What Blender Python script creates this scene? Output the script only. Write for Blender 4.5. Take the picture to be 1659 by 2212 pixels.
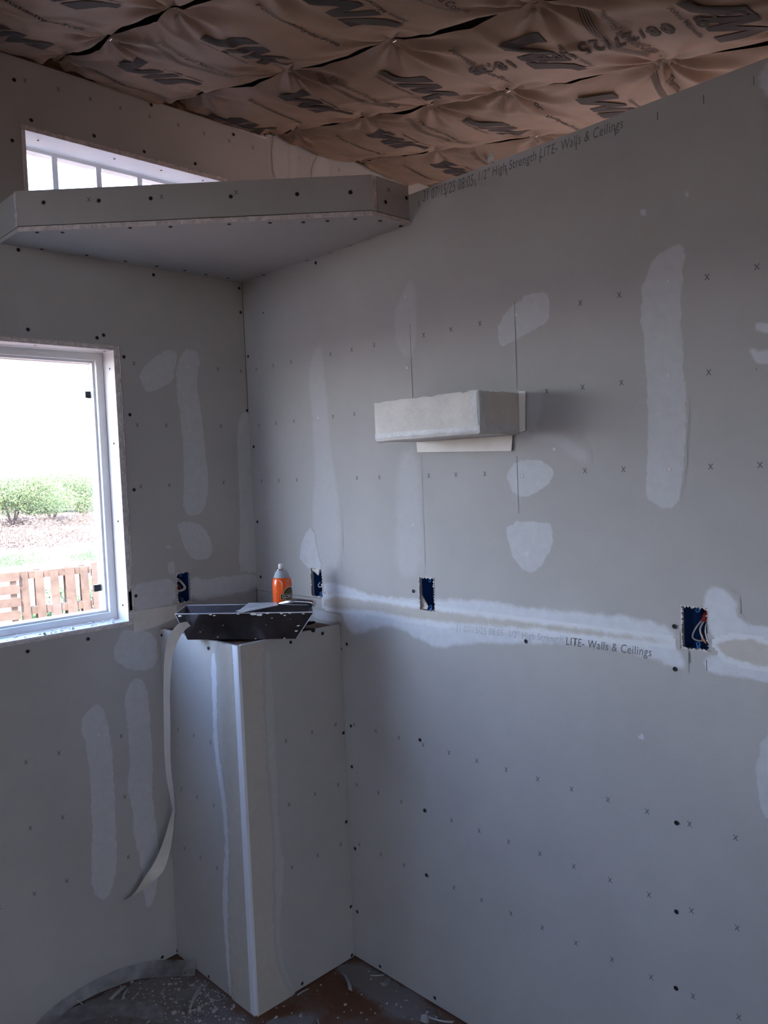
import bpy, bmesh, math, random
from mathutils import Vector, Matrix, noise
random.seed(7)
for o in list(bpy.data.objects): bpy.data.objects.remove(o)
SC = bpy.context.scene
COL = SC.collection
# ------------------------------------------------------------------ camera
W, H, FPX = 1659.0, 2212.0, 1720.81
CAM = Vector((-1.7185, -2.4615, 1.6443))
YAW, PITCH, ROLL = 0.7985, -0.05132, -0.04007
fw = Vector((math.cos(PITCH)*math.cos(YAW), math.cos(PITCH)*math.sin(YAW), math.sin(PITCH)))
r0 = Vector((math.sin(YAW), -math.cos(YAW), 0)); u0 = r0.cross(fw)
rt = r0*math.cos(ROLL)+u0*math.sin(ROLL); up = -r0*math.sin(ROLL)+u0*math.cos(ROLL)
cd = bpy.data.cameras.new('camera'); cam = bpy.data.objects.new('camera', cd); COL.objects.link(cam)
cd.sensor_fit = 'VERTICAL'; cd.sensor_height = 36.0; cd.lens = FPX*36.0/H; cd.clip_start = .02; cd.clip_end = 600
cam.matrix_world = Matrix(((rt.x, up.x, -fw.x, CAM.x), (rt.y, up.y, -fw.y, CAM.y), (rt.z, up.z, -fw.z, CAM.z), (0, 0, 0, 1)))
SC.camera = cam
# ------------------------------------------------------------------ world, sun, exposure
wd = bpy.data.worlds.new('sky'); SC.world = wd; wd.use_nodes = True
nt = wd.node_tree; nt.nodes.clear()
wo = nt.nodes.new('ShaderNodeOutputWorld'); bg = nt.nodes.new('ShaderNodeBackground')
tc = nt.nodes.new('ShaderNodeTexCoord'); sp = nt.nodes.new('ShaderNodeSeparateXYZ'); cr = nt.nodes.new('ShaderNodeValToRGB')
cr.color_ramp.elements[0].position = 0.0; cr.color_ramp.elements[0].color = (.93, .95, 1, 1)
cr.color_ramp.elements[1].position = .8; cr.color_ramp.elements[1].color = (.12, .21, .44, 1)
e = cr.color_ramp.elements.new(.12); e.color = (.66, .76, .93, 1)
e = cr.color_ramp.elements.new(.35); e.color = (.27, .38, .62, 1)
nt.links.new(tc.outputs['Generated'], sp.inputs[0]); nt.links.new(sp.outputs['Z'], cr.inputs[0])
nt.links.new(cr.outputs[0], bg.inputs[0]); nt.links.new(bg.outputs[0], wo.inputs[0])
bg.inputs[1].default_value = 9.5
sl = bpy.data.lights.new('sun', 'SUN'); sl.energy = 9.5; sl.angle = .009; sl.color = (1, .94, .85)
so = bpy.data.objects.new('sun', sl); COL.objects.link(so)
so.rotation_euler = Vector((.42, .38, -.82)).to_track_quat('-Z', 'Y').to_euler(); so.location = (-4, -4, 8)
SC.view_settings.view_transform = 'Standard'; SC.view_settings.look = 'None'
SC.view_settings.gamma = 1; SC.view_settings.use_curve_mapping = False
SC.view_settings.exposure = 1.2
# ------------------------------------------------------------------ geometry from the calibrated photograph
def ray(px, py): return fw + rt*((px-W/2)/FPX) - up*((py-H/2)/FPX)
def on(px, py, n, d):
    v = ray(px, py); n = Vector(n); return CAM + v*((d-n.dot(CAM))/n.dot(v))
def PLW(px, py, y=0): return on(px, py, (0, 1, 0), y)      # wall_left plane
def PRW(px, py, x=0): return on(px, py, (1, 0, 0), x)      # wall_right plane
def PZ(px, py, z=0): return on(px, py, (0, 0, 1), z)
# ------------------------------------------------------------------ object helpers
ORG = {}
def org(p):
    return ORG.get(p.name, Vector((0, 0, 0))) if p else Vector((0, 0, 0))
def thing(name, label, cat, loc=(0, 0, 0), group=None):
    o = bpy.data.objects.new(name, None); COL.objects.link(o); o.location = loc; o.empty_display_size = .05
    ORG[o.name] = Vector(loc)
    o['label'] = label; o['category'] = cat
    if group: o['group'] = group
    return o
def mesh(name, vs, fs, mat, parent=None, smooth=False, label=None, kind=None, loc=None, cat=None, group=None):
    o0 = org(parent)
    if parent is None and loc is not None: o0 = Vector(loc)
    me = bpy.data.meshes.new(name)
    me.from_pydata([tuple(Vector(v)-o0) for v in vs], [], fs); me.update()
    bm = bmesh.new(); bm.from_mesh(me); bmesh.ops.recalc_face_normals(bm, faces=bm.faces[:]); bm.to_mesh(me); bm.free()
    if isinstance(mat, (list, tuple)):
        for m in mat: me.materials.append(m)
    else: me.materials.append(mat)
    if smooth:
        for p in me.polygons: p.use_smooth = True
    o = bpy.data.objects.new(name, me); COL.objects.link(o)
    if parent: o.parent = parent
    else: o.location = o0
    ORG[o.name] = o0
    if label: o['label'] = label
    if kind: o['kind'] = kind
    if cat: o['category'] = cat
    if group: o['group'] = group
    return o
class MB:
    def __init__(s): s.v = []; s.f = []
    def add(s, vs, fs):
        n = len(s.v); s.v += [Vector(v) for v in vs]; s.f += [tuple(i+n for i in f) for f in fs]
    def box(s, a, b):
        x0, y0, z0 = a; x1, y1, z1 = b
        s.hexa([(x0, y0, z0), (x1, y0, z0), (x1, y1, z0), (x0, y1, z0), (x0, y0, z1), (x1, y0, z1), (x1, y1, z1), (x0, y1, z1)])
    def hexa(s, p):
        s.add(p, [(0, 3, 2, 1), (4, 5, 6, 7), (0, 1, 5, 4), (1, 2, 6, 5), (2, 3, 7, 6), (3, 0, 4, 7)])
    def obox(s, c, ax, ay, az):   # centre and half axes
        c = Vector(c); ax = Vector(ax); ay = Vector(ay); az = Vector(az)
        s.hexa([c+sx*ax+sy*ay+sz*az for sz in (-1, 1) for sx, sy in ((-1, -1), (1, -1), (1, 1), (-1, 1))])
    def prism(s, poly, dz):       # poly: list of Vector, dz vector
        n = len(poly); dz = Vector(dz); vs = [Vector(p) for p in poly]+[Vector(p)+dz for p in poly]
        s.add(vs, [tuple(range(n))[::-1], tuple(range(n, 2*n))]+[(i, (i+1) % n, n+(i+1) % n, n+i) for i in range(n)])
    def tube(s, pts, rad, n=8, caps=True):
        pts = [Vector(p) for p in pts]; rings = []
        if not isinstance(rad, (list, tuple)): rad = [rad]*len(pts)
        prev = None
        for i, p in enumerate(pts):
            t = (pts[min(i+1, len(pts)-1)]-pts[max(i-1, 0)]).normalized()
            a = prev if prev is not None else (Vector((0, 0, 1)) if abs(t.z) < .9 else Vector((1, 0, 0)))
            a = (a - t*a.dot(t)); a.normalize(); prev = a; b = t.cross(a)
            rings.append([p+(a*math.cos(2*math.pi*k/n)+b*math.sin(2*math.pi*k/n))*rad[i] for k in range(n)])
        vs = [v for r in rings for v in r]; fs = []
        for i in range(len(pts)-1):
            for k in range(n): fs.append((i*n+k, i*n+(k+1) % n, (i+1)*n+(k+1) % n, (i+1)*n+k))
        if caps: fs += [tuple(range(n))[::-1], tuple(range((len(pts)-1)*n, len(pts)*n))]
        s.add(vs, fs)
    def lathe(s, c, prof, n=32):
        c = Vector(c); vs = []; fs = []
        for r, z in prof:
            for k in range(n): vs.append(c+Vector((r*math.cos(2*math.pi*k/n), r*math.sin(2*math.pi*k/n), z)))
        m = len(prof)
        for i in range(m-1):
            for k in range(n): fs.append((i*n+k, i*n+(k+1) % n, (i+1)*n+(k+1) % n, (i+1)*n+k))
        fs += [tuple(range(n))[::-1], tuple(range((m-1)*n, m*n))]
        s.add(vs, fs)
    def ribbon(s, L, R):
        n = len(s.v); s.v += [Vector(p) for pr in zip(L, R) for p in pr]
        for i in range(len(L)-1): s.f.append((n+2*i, n+2*i+1, n+2*i+3, n+2*i+2))
    def make(s, name, mat, parent=None, **k): return mesh(name, s.v, s.f, mat, parent, **k)
def slab(axis, t0, t1, u0, u1, z0, z1, holes=()):
    mb = MB()
    us = sorted({u0, u1, *[min(max(h[i], u0), u1) for h in holes for i in (0, 1)]})
    zs = sorted({z0, z1, *[min(max(h[i], z0), z1) for h in holes for i in (2, 3)]})
    nu, nz = len(us)-1, len(zs)-1
    def solid(i, j):
        if not (0 <= i < nu and 0 <= j < nz): return False
        cu, cz = (us[i]+us[i+1])/2, (zs[j]+zs[j+1])/2
        return not any(h[0] < cu < h[1] and h[2] < cz < h[3] for h in holes)
    idx = {}
    def V(i, j, k):
        if (i, j, k) not in idx:
            t = (t0, t1)[k]; idx[(i, j, k)] = len(mb.v)
            mb.v.append(Vector((t, us[i], zs[j])) if axis == 'x' else Vector((us[i], t, zs[j])))
        return idx[(i, j, k)]
    for i in range(nu):
        for j in range(nz):
            if not solid(i, j): continue
            mb.f.append((V(i, j, 0), V(i+1, j, 0), V(i+1, j+1, 0), V(i, j+1, 0)))
            mb.f.append((V(i, j, 1), V(i, j+1, 1), V(i+1, j+1, 1), V(i+1, j, 1)))
            if not solid(i-1, j): mb.f.append((V(i, j, 0), V(i, j+1, 0), V(i, j+1, 1), V(i, j, 1)))
            if not solid(i+1, j): mb.f.append((V(i+1, j, 0), V(i+1, j, 1), V(i+1, j+1, 1), V(i+1, j+1, 0)))
            if not solid(i, j-1): mb.f.append((V(i, j, 0), V(i, j, 1), V(i+1, j, 1), V(i+1, j, 0)))
            if not solid(i, j+1): mb.f.append((V(i, j+1, 0), V(i+1, j+1, 0), V(i+1, j+1, 1), V(i, j+1, 1)))
    return mb
# ------------------------------------------------------------------ materials
def mat(name, col, rough=.8, metal=0., var=.0, scale=8., bump=0., bscale=120., col2=None, spec=.3, detail=4., thr=None, coat=0.):
    m = bpy.data.materials.new(name); m.use_nodes = True; N = m.node_tree.nodes; Lk = m.node_tree.links
    b = N['Principled BSDF']; b.inputs['Roughness'].default_value = rough; b.inputs['Metallic'].default_value = metal
    b.inputs['Specular IOR Level'].default_value = spec; b.inputs['Coat Weight'].default_value = coat
    b.inputs['Base Color'].default_value = (*col, 1)
    tcn = N.new('ShaderNodeTexCoord')
    if var or col2:
        n = N.new('ShaderNodeTexNoise'); n.inputs['Scale'].default_value = scale; n.inputs['Detail'].default_value = detail
        n.inputs['Roughness'].default_value = .65
        r = N.new('ShaderNodeValToRGB')
        c2 = col2 if col2 else tuple(c*(1+var) for c in col); c1 = col if col2 else tuple(c*(1-var) for c in col)
        r.color_ramp.elements[0].position, r.color_ramp.elements[1].position = thr if thr else (.32, .68)
        r.color_ramp.elements[0].color = (*c1, 1); r.color_ramp.elements[1].color = (*c2, 1)
        Lk.new(tcn.outputs['Object'], n.inputs['Vector']); Lk.new(n.outputs['Fac'], r.inputs[0]); Lk.new(r.outputs[0], b.inputs['Base Color'])
    if bump:
        n = N.new('ShaderNodeTexNoise'); n.inputs['Scale'].default_value = bscale; n.inputs['Detail'].default_value = 3
        bp = N.new('ShaderNodeBump'); bp.inputs['Strength'].default_value = bump; bp.inputs['Distance'].default_value = .004
        Lk.new(tcn.outputs['Object'], n.inputs['Vector']); Lk.new(n.outputs['Fac'], bp.inputs['Height']); Lk.new(bp.outputs[0], b.inputs['Normal'])
    return m
DRY = mat('drywall_paper', (.43, .415, .39), .9, var=.05, scale=3, bump=.12, bscale=260)
GYP = mat('gypsum_edge', (.64, .58, .55), .95, var=.25, scale=60, bump=.8, bscale=160)
CORE = mat('stud_wood', (.16, .10, .06), .85, var=.3, scale=14)
SHADEWOOD = mat('shaded_rafter_wood', (.035, .024, .016), .9, var=.3, scale=10)  # near-black: shade of the gaps between batts put into the wood colour
WHITE = mat('window_vinyl', (.78, .77, .75), .35, var=.02, scale=10)
REVEAL = mat('reveal_paint', (.72, .69, .67), .6, var=.04, scale=10, bump=.1)
INK = mat('ink', (.045, .045, .05), .8)
FAINT = mat('faint_ink', (.15, .15, .15), .85)
HOLE = mat('screw_hole_black', (.012, .011, .014), .7)
KRAFT = mat('kraft_paper', (.27, .175, .115), .55, var=.16, scale=5, bump=.35, bscale=22, spec=.3)
KINK = mat('kraft_ink', (.045, .035, .03), .7)
BLUE = mat('blue_plastic', (.006, .045, .16), .32, spec=.5)
BLUEL = mat('blue_plastic_light', (.02, .13, .36), .32, spec=.5)
WIREW = mat('white_wire', (.60, .58, .55), .4)
WIREK = mat('black_wire', (.02, .02, .02), .4)
REDP = mat('red_wire_nut', (.30, .015, .015), .4)
COPPER = mat('copper', (.75, .32, .16), .3, 1.)
STEEL = mat('smeared_steel', (.55, .56, .58), .4, .3, var=.3, scale=9, bump=.05)
PANM = mat('pan_steel', (.10, .093, .10), .33, .9, var=.4, scale=7)
CHROME = mat('polished_steel', (.62, .60, .58), .13, 1.)
MUD = mat('dried_mud', (.78, .77, .74), .9, bump=.4, bscale=60)
PAPER = mat('paper_tape', (.84, .81, .74), .75, var=.04, scale=20, spec=.25)
PLYW = mat('plywood_top', (.16, .09, .06), .85, var=.4, scale=22, bump=.3, bscale=60)
BLK = mat('black_plastic', (.012, .012, .013), .4)
ORANGE = mat('orange_can_paint', (.85, .11, .012), .22, coat=.4, spec=.5)
CANGREY = mat('grey_can_shoulder', (.36, .38, .40), .4)
NOZZLE = mat('white_nozzle', (.75, .74, .70), .45)
GOLD = mat('label_gold', (.62, .48, .22), .5)
LBLACK = mat('label_black', (.02, .018, .016), .4)
LWHITE = mat('label_white', (.75, .72, .68), .5)
SUBFL = mat('subfloor', (.15, .068, .036), .85, col2=(.24, .20, .18), scale=4.5, detail=10, thr=(.46, .80), bump=.3, bscale=50)
BEAD = mat('corner_bead_vinyl', (.72, .74, .78), .45)
SKIM = mat('skim_coat', (.64, .60, .545), .6, var=.08, scale=14, bump=.5, bscale=70)
LUMBER = mat('pallet_wood', (.155, .10, .07), .85, var=.25, scale=9, bump=.3)
SAND = mat('desert_sand', (.23, .142, .096), .95, var=.14, scale=.35, bump=.5, bscale=3)
LEAF = mat('mesquite_leaf', (.17, .205, .08), .7, var=.25, scale=.5)
LEAF2 = mat('weed_leaf', (.10, .17, .05), .6, var=.3, scale=3)
DRYG = mat('dry_grass', (.17, .115, .082), .9, var=.2, scale=2)
BARK = mat('bark', (.07, .05, .045), .9)
STUCCO = mat('exterior_board', (.35, .30, .25), .9)
def glassmat():
    m = bpy.data.materials.new('window_glass'); m.use_nodes = True; N = m.node_tree.nodes; Lk = m.node_tree.links; N.clear()
    o = N.new('ShaderNodeOutputMaterial'); t = N.new('ShaderNodeBsdfTransparent'); g = N.new('ShaderNodeBsdfGlossy'); mx = N.new('ShaderNodeMixShader')
    t.inputs[0].default_value = (.95, .96, .97, 1); g.inputs['Roughness'].default_value = .02; mx.inputs[0].default_value = .05
    Lk.new(t.outputs[0], mx.inputs[1]); Lk.new(g.outputs[0], mx.inputs[2]); Lk.new(mx.outputs[0], o.inputs[0]); return m
GLASS = glassmat()
def softmat(name, col, lo, hi, nscale=30, amt=.5, opac=1., bump=.2):
    """plaster or dust feathered out by the coverage attribute of its own mesh"""
    m = bpy.data.materials.new(name); m.use_nodes = True; N = m.node_tree.nodes; Lk = m.node_tree.links
    b = N['Principled BSDF']; b.inputs['Roughness'].default_value = .85; b.inputs['Base Color'].default_value = (*col, 1)
    b.inputs['Specular IOR Level'].default_value = .25
    out = N['Material Output']; t = N.new('ShaderNodeBsdfTransparent'); mx = N.new('ShaderNodeMixShader')
    a = N.new('ShaderNodeAttribute'); a.attribute_name = 'cover'
    tcn = N.new('ShaderNodeTexCoord'); n = N.new('ShaderNodeTexNoise'); n.inputs['Scale'].default_value = nscale; n.inputs['Detail'].default_value = 6
    n.inputs['Roughness'].default_value = .7
    Lk.new(tcn.outputs['Object'], n.inputs['Vector'])
    s = N.new('ShaderNodeMath'); s.operation = 'SUBTRACT'; s.inputs[1].default_value = .5; Lk.new(n.outputs['Fac'], s.inputs[0])
    k = N.new('ShaderNodeMath'); k.operation = 'MULTIPLY_ADD'; k.inputs[1].default_value = amt; Lk.new(s.outputs[0], k.inputs[0]); Lk.new(a.outputs['Fac'], k.inputs[2])
    r = N.new('ShaderNodeMapRange'); r.interpolation_type = 'SMOOTHSTEP'; r.inputs[1].default_value = lo; r.inputs[2].default_value = hi; r.inputs[4].default_value = opac
    Lk.new(k.outputs[0], r.inputs[0]); Lk.new(r.outputs[0], mx.inputs[0]); Lk.new(t.outputs[0], mx.inputs[1]); Lk.new(b.outputs[0], mx.inputs[2]); Lk.new(mx.outputs[0], out.inputs[0])
    n2 = N.new('ShaderNodeTexNoise'); n2.inputs['Scale'].default_value = 60; n2.inputs['Detail'].default_value = 4; Lk.new(tcn.outputs['Object'], n2.inputs['Vector'])
    bp = N.new('ShaderNodeBump'); bp.inputs['Strength'].default_value = bump; bp.inputs['Distance'].default_value = .003; Lk.new(n2.outputs['Fac'], bp.inputs['Height']); Lk.new(bp.outputs[0], b.inputs['Normal'])
    cr2 = N.new('ShaderNodeMix'); cr2.data_type = 'RGBA'; Lk.new(n2.outputs['Fac'], cr2.inputs[0])
    cr2.inputs[6].default_value = (*[c*.9 for c in col], 1); cr2.inputs[7].default_value = (*[min(1, c*1.08) for c in col], 1); Lk.new(cr2.outputs[2], b.inputs['Base Color'])
    return m
def compmat(name, col, lo, hi, nscale=30, amt=.5, mx_=1., under=(.43, .415, .39), bump=.2):
    """sanded plaster: the thin feathered rim of the mesh goes over into bare drywall paper"""
    m = mat(name, under, .9, var=.05, scale=3, bump=.12, bscale=260); N = m.node_tree.nodes; Lk = m.node_tree.links
    b = N['Principled BSDF']; src = b.inputs['Base Color'].links[0].from_socket
    a = N.new('ShaderNodeAttribute'); a.attribute_name = 'cover'; tcn = N.new('ShaderNodeTexCoord')
    n = N.new('ShaderNodeTexNoise'); n.inputs['Scale'].default_value = nscale; n.inputs['Detail'].default_value = 6; n.inputs['Roughness'].default_value = .7
    Lk.new(tcn.outputs['Object'], n.inputs['Vector'])
    s_ = N.new('ShaderNodeMath'); s_.operation = 'SUBTRACT'; s_.inputs[1].default_value = .5; Lk.new(n.outputs['Fac'], s_.inputs[0])
    k = N.new('ShaderNodeMath'); k.operation = 'MULTIPLY_ADD'; k.inputs[1].default_value = amt; Lk.new(s_.outputs[0], k.inputs[0]); Lk.new(a.outputs['Fac'], k.inputs[2])
    r = N.new('ShaderNodeMapRange'); r.interpolation_type = 'SMOOTHSTEP'; r.inputs[1].default_value = lo; r.inputs[2].default_value = hi; r.inputs[4].default_value = mx_
    Lk.new(k.outputs[0], r.inputs[0])
    n2 = N.new('ShaderNodeTexNoise'); n2.inputs['Scale'].default_value = 42; n2.inputs['Detail'].default_value = 5; Lk.new(tcn.outputs['Object'], n2.inputs['Vector'])
    c2 = N.new('ShaderNodeMix'); c2.data_type = 'RGBA'; Lk.new(n2.outputs['Fac'], c2.inputs[0]); c2.inputs[6].default_value = (*[c*.88 for c in col], 1); c2.inputs[7].default_value = (*[min(1, c*1.1) for c in col], 1)
    c3 = N.new('ShaderNodeMix'); c3.data_type = 'RGBA'; Lk.new(r.outputs[0], c3.inputs[0]); Lk.new(src, c3.inputs[6]); Lk.new(c2.outputs[2], c3.inputs[7]); Lk.new(c3.outputs[2], b.inputs['Base Color'])
    return m
COMP = compmat('joint_compound', (.54, .54, .54), .15, .5)
COMPF = compmat('joint_compound_thin', (.54, .54, .54), .1, 1.0, mx_=.45)
COMPW = compmat('joint_compound_white', (.61, .62, .64), .1, .9)
COMPT = compmat('joint_compound_tan', (.49, .455, .40), .1, .9)
COMPT2 = compmat('joint_compound_buff', (.51, .475, .425), .2, .8, under=(.66, .67, .68))
# ------------------------------------------------------------------ soft plaster patches
def poly_sd(p, poly):
    x, y = p; inside = False; d = 1e9; n = len(poly)
    for i in range(n):
        x0, y0 = poly[i]; x1, y1 = poly[(i+1) % n]
        if (y0 > y) != (y1 > y) and x < (x1-x0)*(y-y0)/(y1-y0)+x0: inside = not inside
        dx, dy = x1-x0, y1-y0; t = max(0, min(1, ((x-x0)*dx+(y-y0)*dy)/(dx*dx+dy*dy+1e-12)))
        d = min(d, math.hypot(x-x0-t*dx, y-y0-t*dy))
    return d if inside else -d
def smooth_poly(poly, n=2):
    for _ in range(n):
        q = []
        for i in range(len(poly)):
            a, b = poly[i], poly[(i+1) % len(poly)]
            q += [(a[0]*.75+b[0]*.25, a[1]*.75+b[1]*.25), (a[0]*.25+b[0]*.75, a[1]*.25+b[1]*.75)]
        poly = q
    return poly
NPATCH = [0]
def patch(pix, plane, m, parent, region=None, feather=.012, step=.006, off=None, smooth=1, ulim=None, name='joint_compound', zmax=9):
    NPATCH[0] += 1
    if off is None: off = .0005+.00003*NPATCH[0]
    if region: ox, oy, s = region; pix = [(ox+x*s, oy+y*s) for x, y in pix]
    if plane == 'L': f2 = lambda p: (PLW(*p).x, PLW(*p).z); T = lambda u, z: (u, -off, z)
    elif plane == 'R': f2 = lambda p: (PRW(*p).y, PRW(*p).z); T = lambda u, z: (-off, u, z)
    elif plane == 'PL': f2 = lambda p: (PRW(*p, x=PX).y, PRW(*p, x=PX).z); T = lambda u, z: (PX-off, u, z)
    elif plane == 'PR': f2 = lambda p: (PLW(*p, y=PY).x, PLW(*p, y=PY).z); T = lambda u, z: (u, PY-off, z)
    elif plane == 'F': f2 = lambda p: (PZ(*p, z=.0).x, PZ(*p, z=.0).y); T = lambda u, z: (u, z, off)
    poly = [f2(p) for p in pix]
    if smooth: poly = smooth_poly(poly, smooth)
    us = [p[0] for p in poly]; zs = [p[1] for p in poly]
    a, b, c, d = min(us)-.01, max(us)+.01, min(zs)-.01, max(zs)+.01
    d = min(d, zmax)
    if ulim: a, b = max(a, ulim[0]), min(b, ulim[1])
    nu, nz = max(2, int((b-a)/step)), max(2, int((d-c)/step))
    vs = []; cov = []; us_ = []; hl = {'R': EBR, 'L': [EB_L]}.get(plane, [])
    for j in range(nz+1):
        for i in range(nu+1):
            u, z = a+(b-a)*i/nu, c+(d-c)*j/nz
            w_ = .005*noise.noise((u*38, z*38, NPATCH[0]))+.004*noise.noise((u*120, z*120, NPATCH[0]))
            us_.append((u, z)); vs.append(T(u, z)); cov.append(max(0, min(1, .5+(poly_sd((u, z), poly)+w_)/(2*feather))))
    fs = []; 
    for j in range(nz):
        for i in range(nu):
            q = (j*(nu+1)+i, j*(nu+1)+i+1, (j+1)*(nu+1)+i+1, (j+1)*(nu+1)+i)
            cu_ = sum(us_[k][0] for k in q)/4; cz_ = sum(us_[k][1] for k in q)/4
            if any(h[0]-.001 < cu_ < h[1]+.001 and h[2]-.001 < cz_ < h[3]+.001 for h in hl): continue
            if max(cov[k] for k in q) > 0: fs.append(q)
    used = sorted({k for q in fs for k in q}); mp = {k: i for i, k in enumerate(used)}
    o0 = org(parent); me = bpy.data.meshes.new(name)
    me.from_pydata([tuple(Vector(vs[k])-o0) for k in used], [], [tuple(mp[k] for k in q) for q in fs]); me.update()
    at = me.attributes.new('cover', 'FLOAT', 'POINT'); at.data.foreach_set('value', [cov[k] for k in used])
    me.materials.append(m); o = bpy.data.objects.new(name, me); COL.objects.link(o); o.parent = parent; ORG[o.name] = o0
    return o
# ------------------------------------------------------------------ text
def textmesh(s, size=1., bold=0., spacing=1.):
    cu = bpy.data.curves.new('t', 'FONT'); cu.body = s; cu.size = size; cu.offset = bold; cu.space_character = spacing; cu.resolution_u = 3
    o = bpy.data.objects.new('t', cu); COL.objects.link(o); bpy.context.view_layer.update()
    me = bpy.data.meshes.new_from_object(o.evaluated_get(bpy.context.evaluated_depsgraph_get()))
    vs = [v.co.copy() for v in me.vertices]; fs = [tuple(p.vertices) for p in me.polygons]
    bpy.data.objects.remove(o); bpy.data.curves.remove(cu); bpy.data.meshes.remove(me)
    return vs, fs
def fit(vs, w, h):
    x0 = min(v.x for v in vs); x1 = max(v.x for v in vs); y0 = min(v.y for v in vs); y1 = max(v.y for v in vs)
    return [Vector(((v.x-x0)/(x1-x0)*w, (v.y-y0)/(y1-y0)*h, 0)) for v in vs]
def refine(vs, fs, maxlen):
    bm = bmesh.new(); bv = [bm.verts.new(v) for v in vs]
    for f in fs:
        try: bm.faces.new([bv[i] for i in f])
        except ValueError: pass
    bmesh.ops.triangulate(bm, faces=bm.faces[:])
    for _ in range(4):
        ed = [e for e in bm.edges if e.calc_length() > maxlen]
        if not ed: break
        bmesh.ops.subdivide_edges(bm, edges=ed, cuts=1); bmesh.ops.triangulate(bm, faces=bm.faces[:])
    bm.verts.index_update(); r = [v.co.copy() for v in bm.verts], [tuple(v.index for v in f.verts) for f in bm.faces]; bm.free(); return r
# ==================================================================== STRUCTURE
PX, PY, PT = -.406, -.468, 1.141             # corner pedestal: -x face, -y face, top
M_SL = .21                                    # slope of the roof
ZC = lambda y: 2.925 + M_SL*y
# floor
floor = slab('y', 0, 0, 0, 1, 0, 1)
fl = MB(); fl.box((-3.4, -3.9, -.12), (3.4, .15, 0)); floor = fl.make('floor', SUBFL, kind='structure')
# left (window) wall
W1 = (-1.82, -.500, 1.172, 2.083); W2 = (-.765, -.044, 2.47, 2.716); W3 = (.5, 2.9, .6, 2.15)  # W3: unseen opening added to light the ceiling beyond the partition
EB_L = (-.331, -.279, 1.217, 1.321)
EBR = [(-.385, -.324, 1.224, 1.322), (-.896, -.835, 1.226, 1.324), (-1.707, -1.646, 1.218, 1.314)]
gr = lambda h, g: (h[0]-g, h[1]+g, h[2]-g, h[3]+g)
wl = slab('y', .0127, .15, -3.4, 3.4, -.12, 2.93, [W1, W2, W3, gr(EB_L, .008)]).make('wall_left', CORE, kind='structure')
slab('y', .1505, .17, -3.4, 3.4, -.12, 2.93, [W1, W2, W3]).make('exterior_siding', STUCCO, wl)
slab('y', 0, .0125, -3.39, -.002, .005, 1.2185, [W1, EB_L]).make('drywall_sheet', DRY, wl)
slab('y', 0, .0125, -3.39, -.002, 1.2200, 2.41, [W1, EB_L]).make('drywall_sheet', DRY, wl)
slab('y', 0, .0125, -3.39, .14, 2.411, 2.912, [W2]).make('drywall_sheet', DRY, wl)
slab('y', 0, .0125, .1405, 3.3, .005, 2.928, [W3]).make('drywall_sheet', DRY, wl)
# right (partition) wall: 8 ft high, stops under the sloping roof
mb = MB(); x0, x1 = .0127, .103
pts = [(0, 0), (0, 2.432), (-2.2, 2.432), (-3.9, 2.08), (-3.9, 0)]
core = slab('x', x0, x1, -2.2, -.001, 0, 2.436, [gr(h, .008) for h in EBR])
wr = core.make('wall_right', CORE, kind='structure')
slab('x', 0, .0125, -2.2, -.0005, .006, 1.2185, [(a, b, c, d) for a, b, c, d in EBR]).make('drywall_sheet', DRY, wr)
slab('x', 0, .0125, -2.2, -.0005, 1.2200, 2.4395, EBR).make('drywall_sheet', DRY, wr)
slab('x', .1032, .1157, -2.2, -.001, .006, 2.4395).make('drywall_sheet', DRY, wr)
mb = MB(); mb.prism([(0, -2.201, 0), (0, -2.201, 2.43), (0, -3.899, 2.08), (0, -3.899, 0)], (.1157, 0, 0)); mb.make('drywall_end_run', DRY, wr)
# unseen rest of the room and of the room beyond the partition
wb = slab('y', -4.0, -3.9, -3.4, 3.4, 0, 2.12, [(-3.1, -2.62, .1, 1.6), (.7, 2.8, .2, 1.9)]).make('wall_back', KRAFT, kind='structure')  # both openings are added, to let daylight in from behind
def gable(name, xa, xb, hole):
    o = slab('x', xa, xb, -3.9, 0, 0, 2.08, [hole]); o.prism([(xa, -3.9, 2.08), (xa, 0, 2.08), (xa, 0, 2.9)], (xb-xa, 0, 0))
    return o.make(name, KRAFT, kind='structure')  # dark kraft put on these unseen walls to cut bounce light
gable('wall_side_left', -3.5, -3.4, (-3.3, -3.1, .9, 1.5)); gable('wall_side_right', 3.4, 3.5, (-2.5, -.7, .8, 2.05))  # side openings added for their light too
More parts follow.
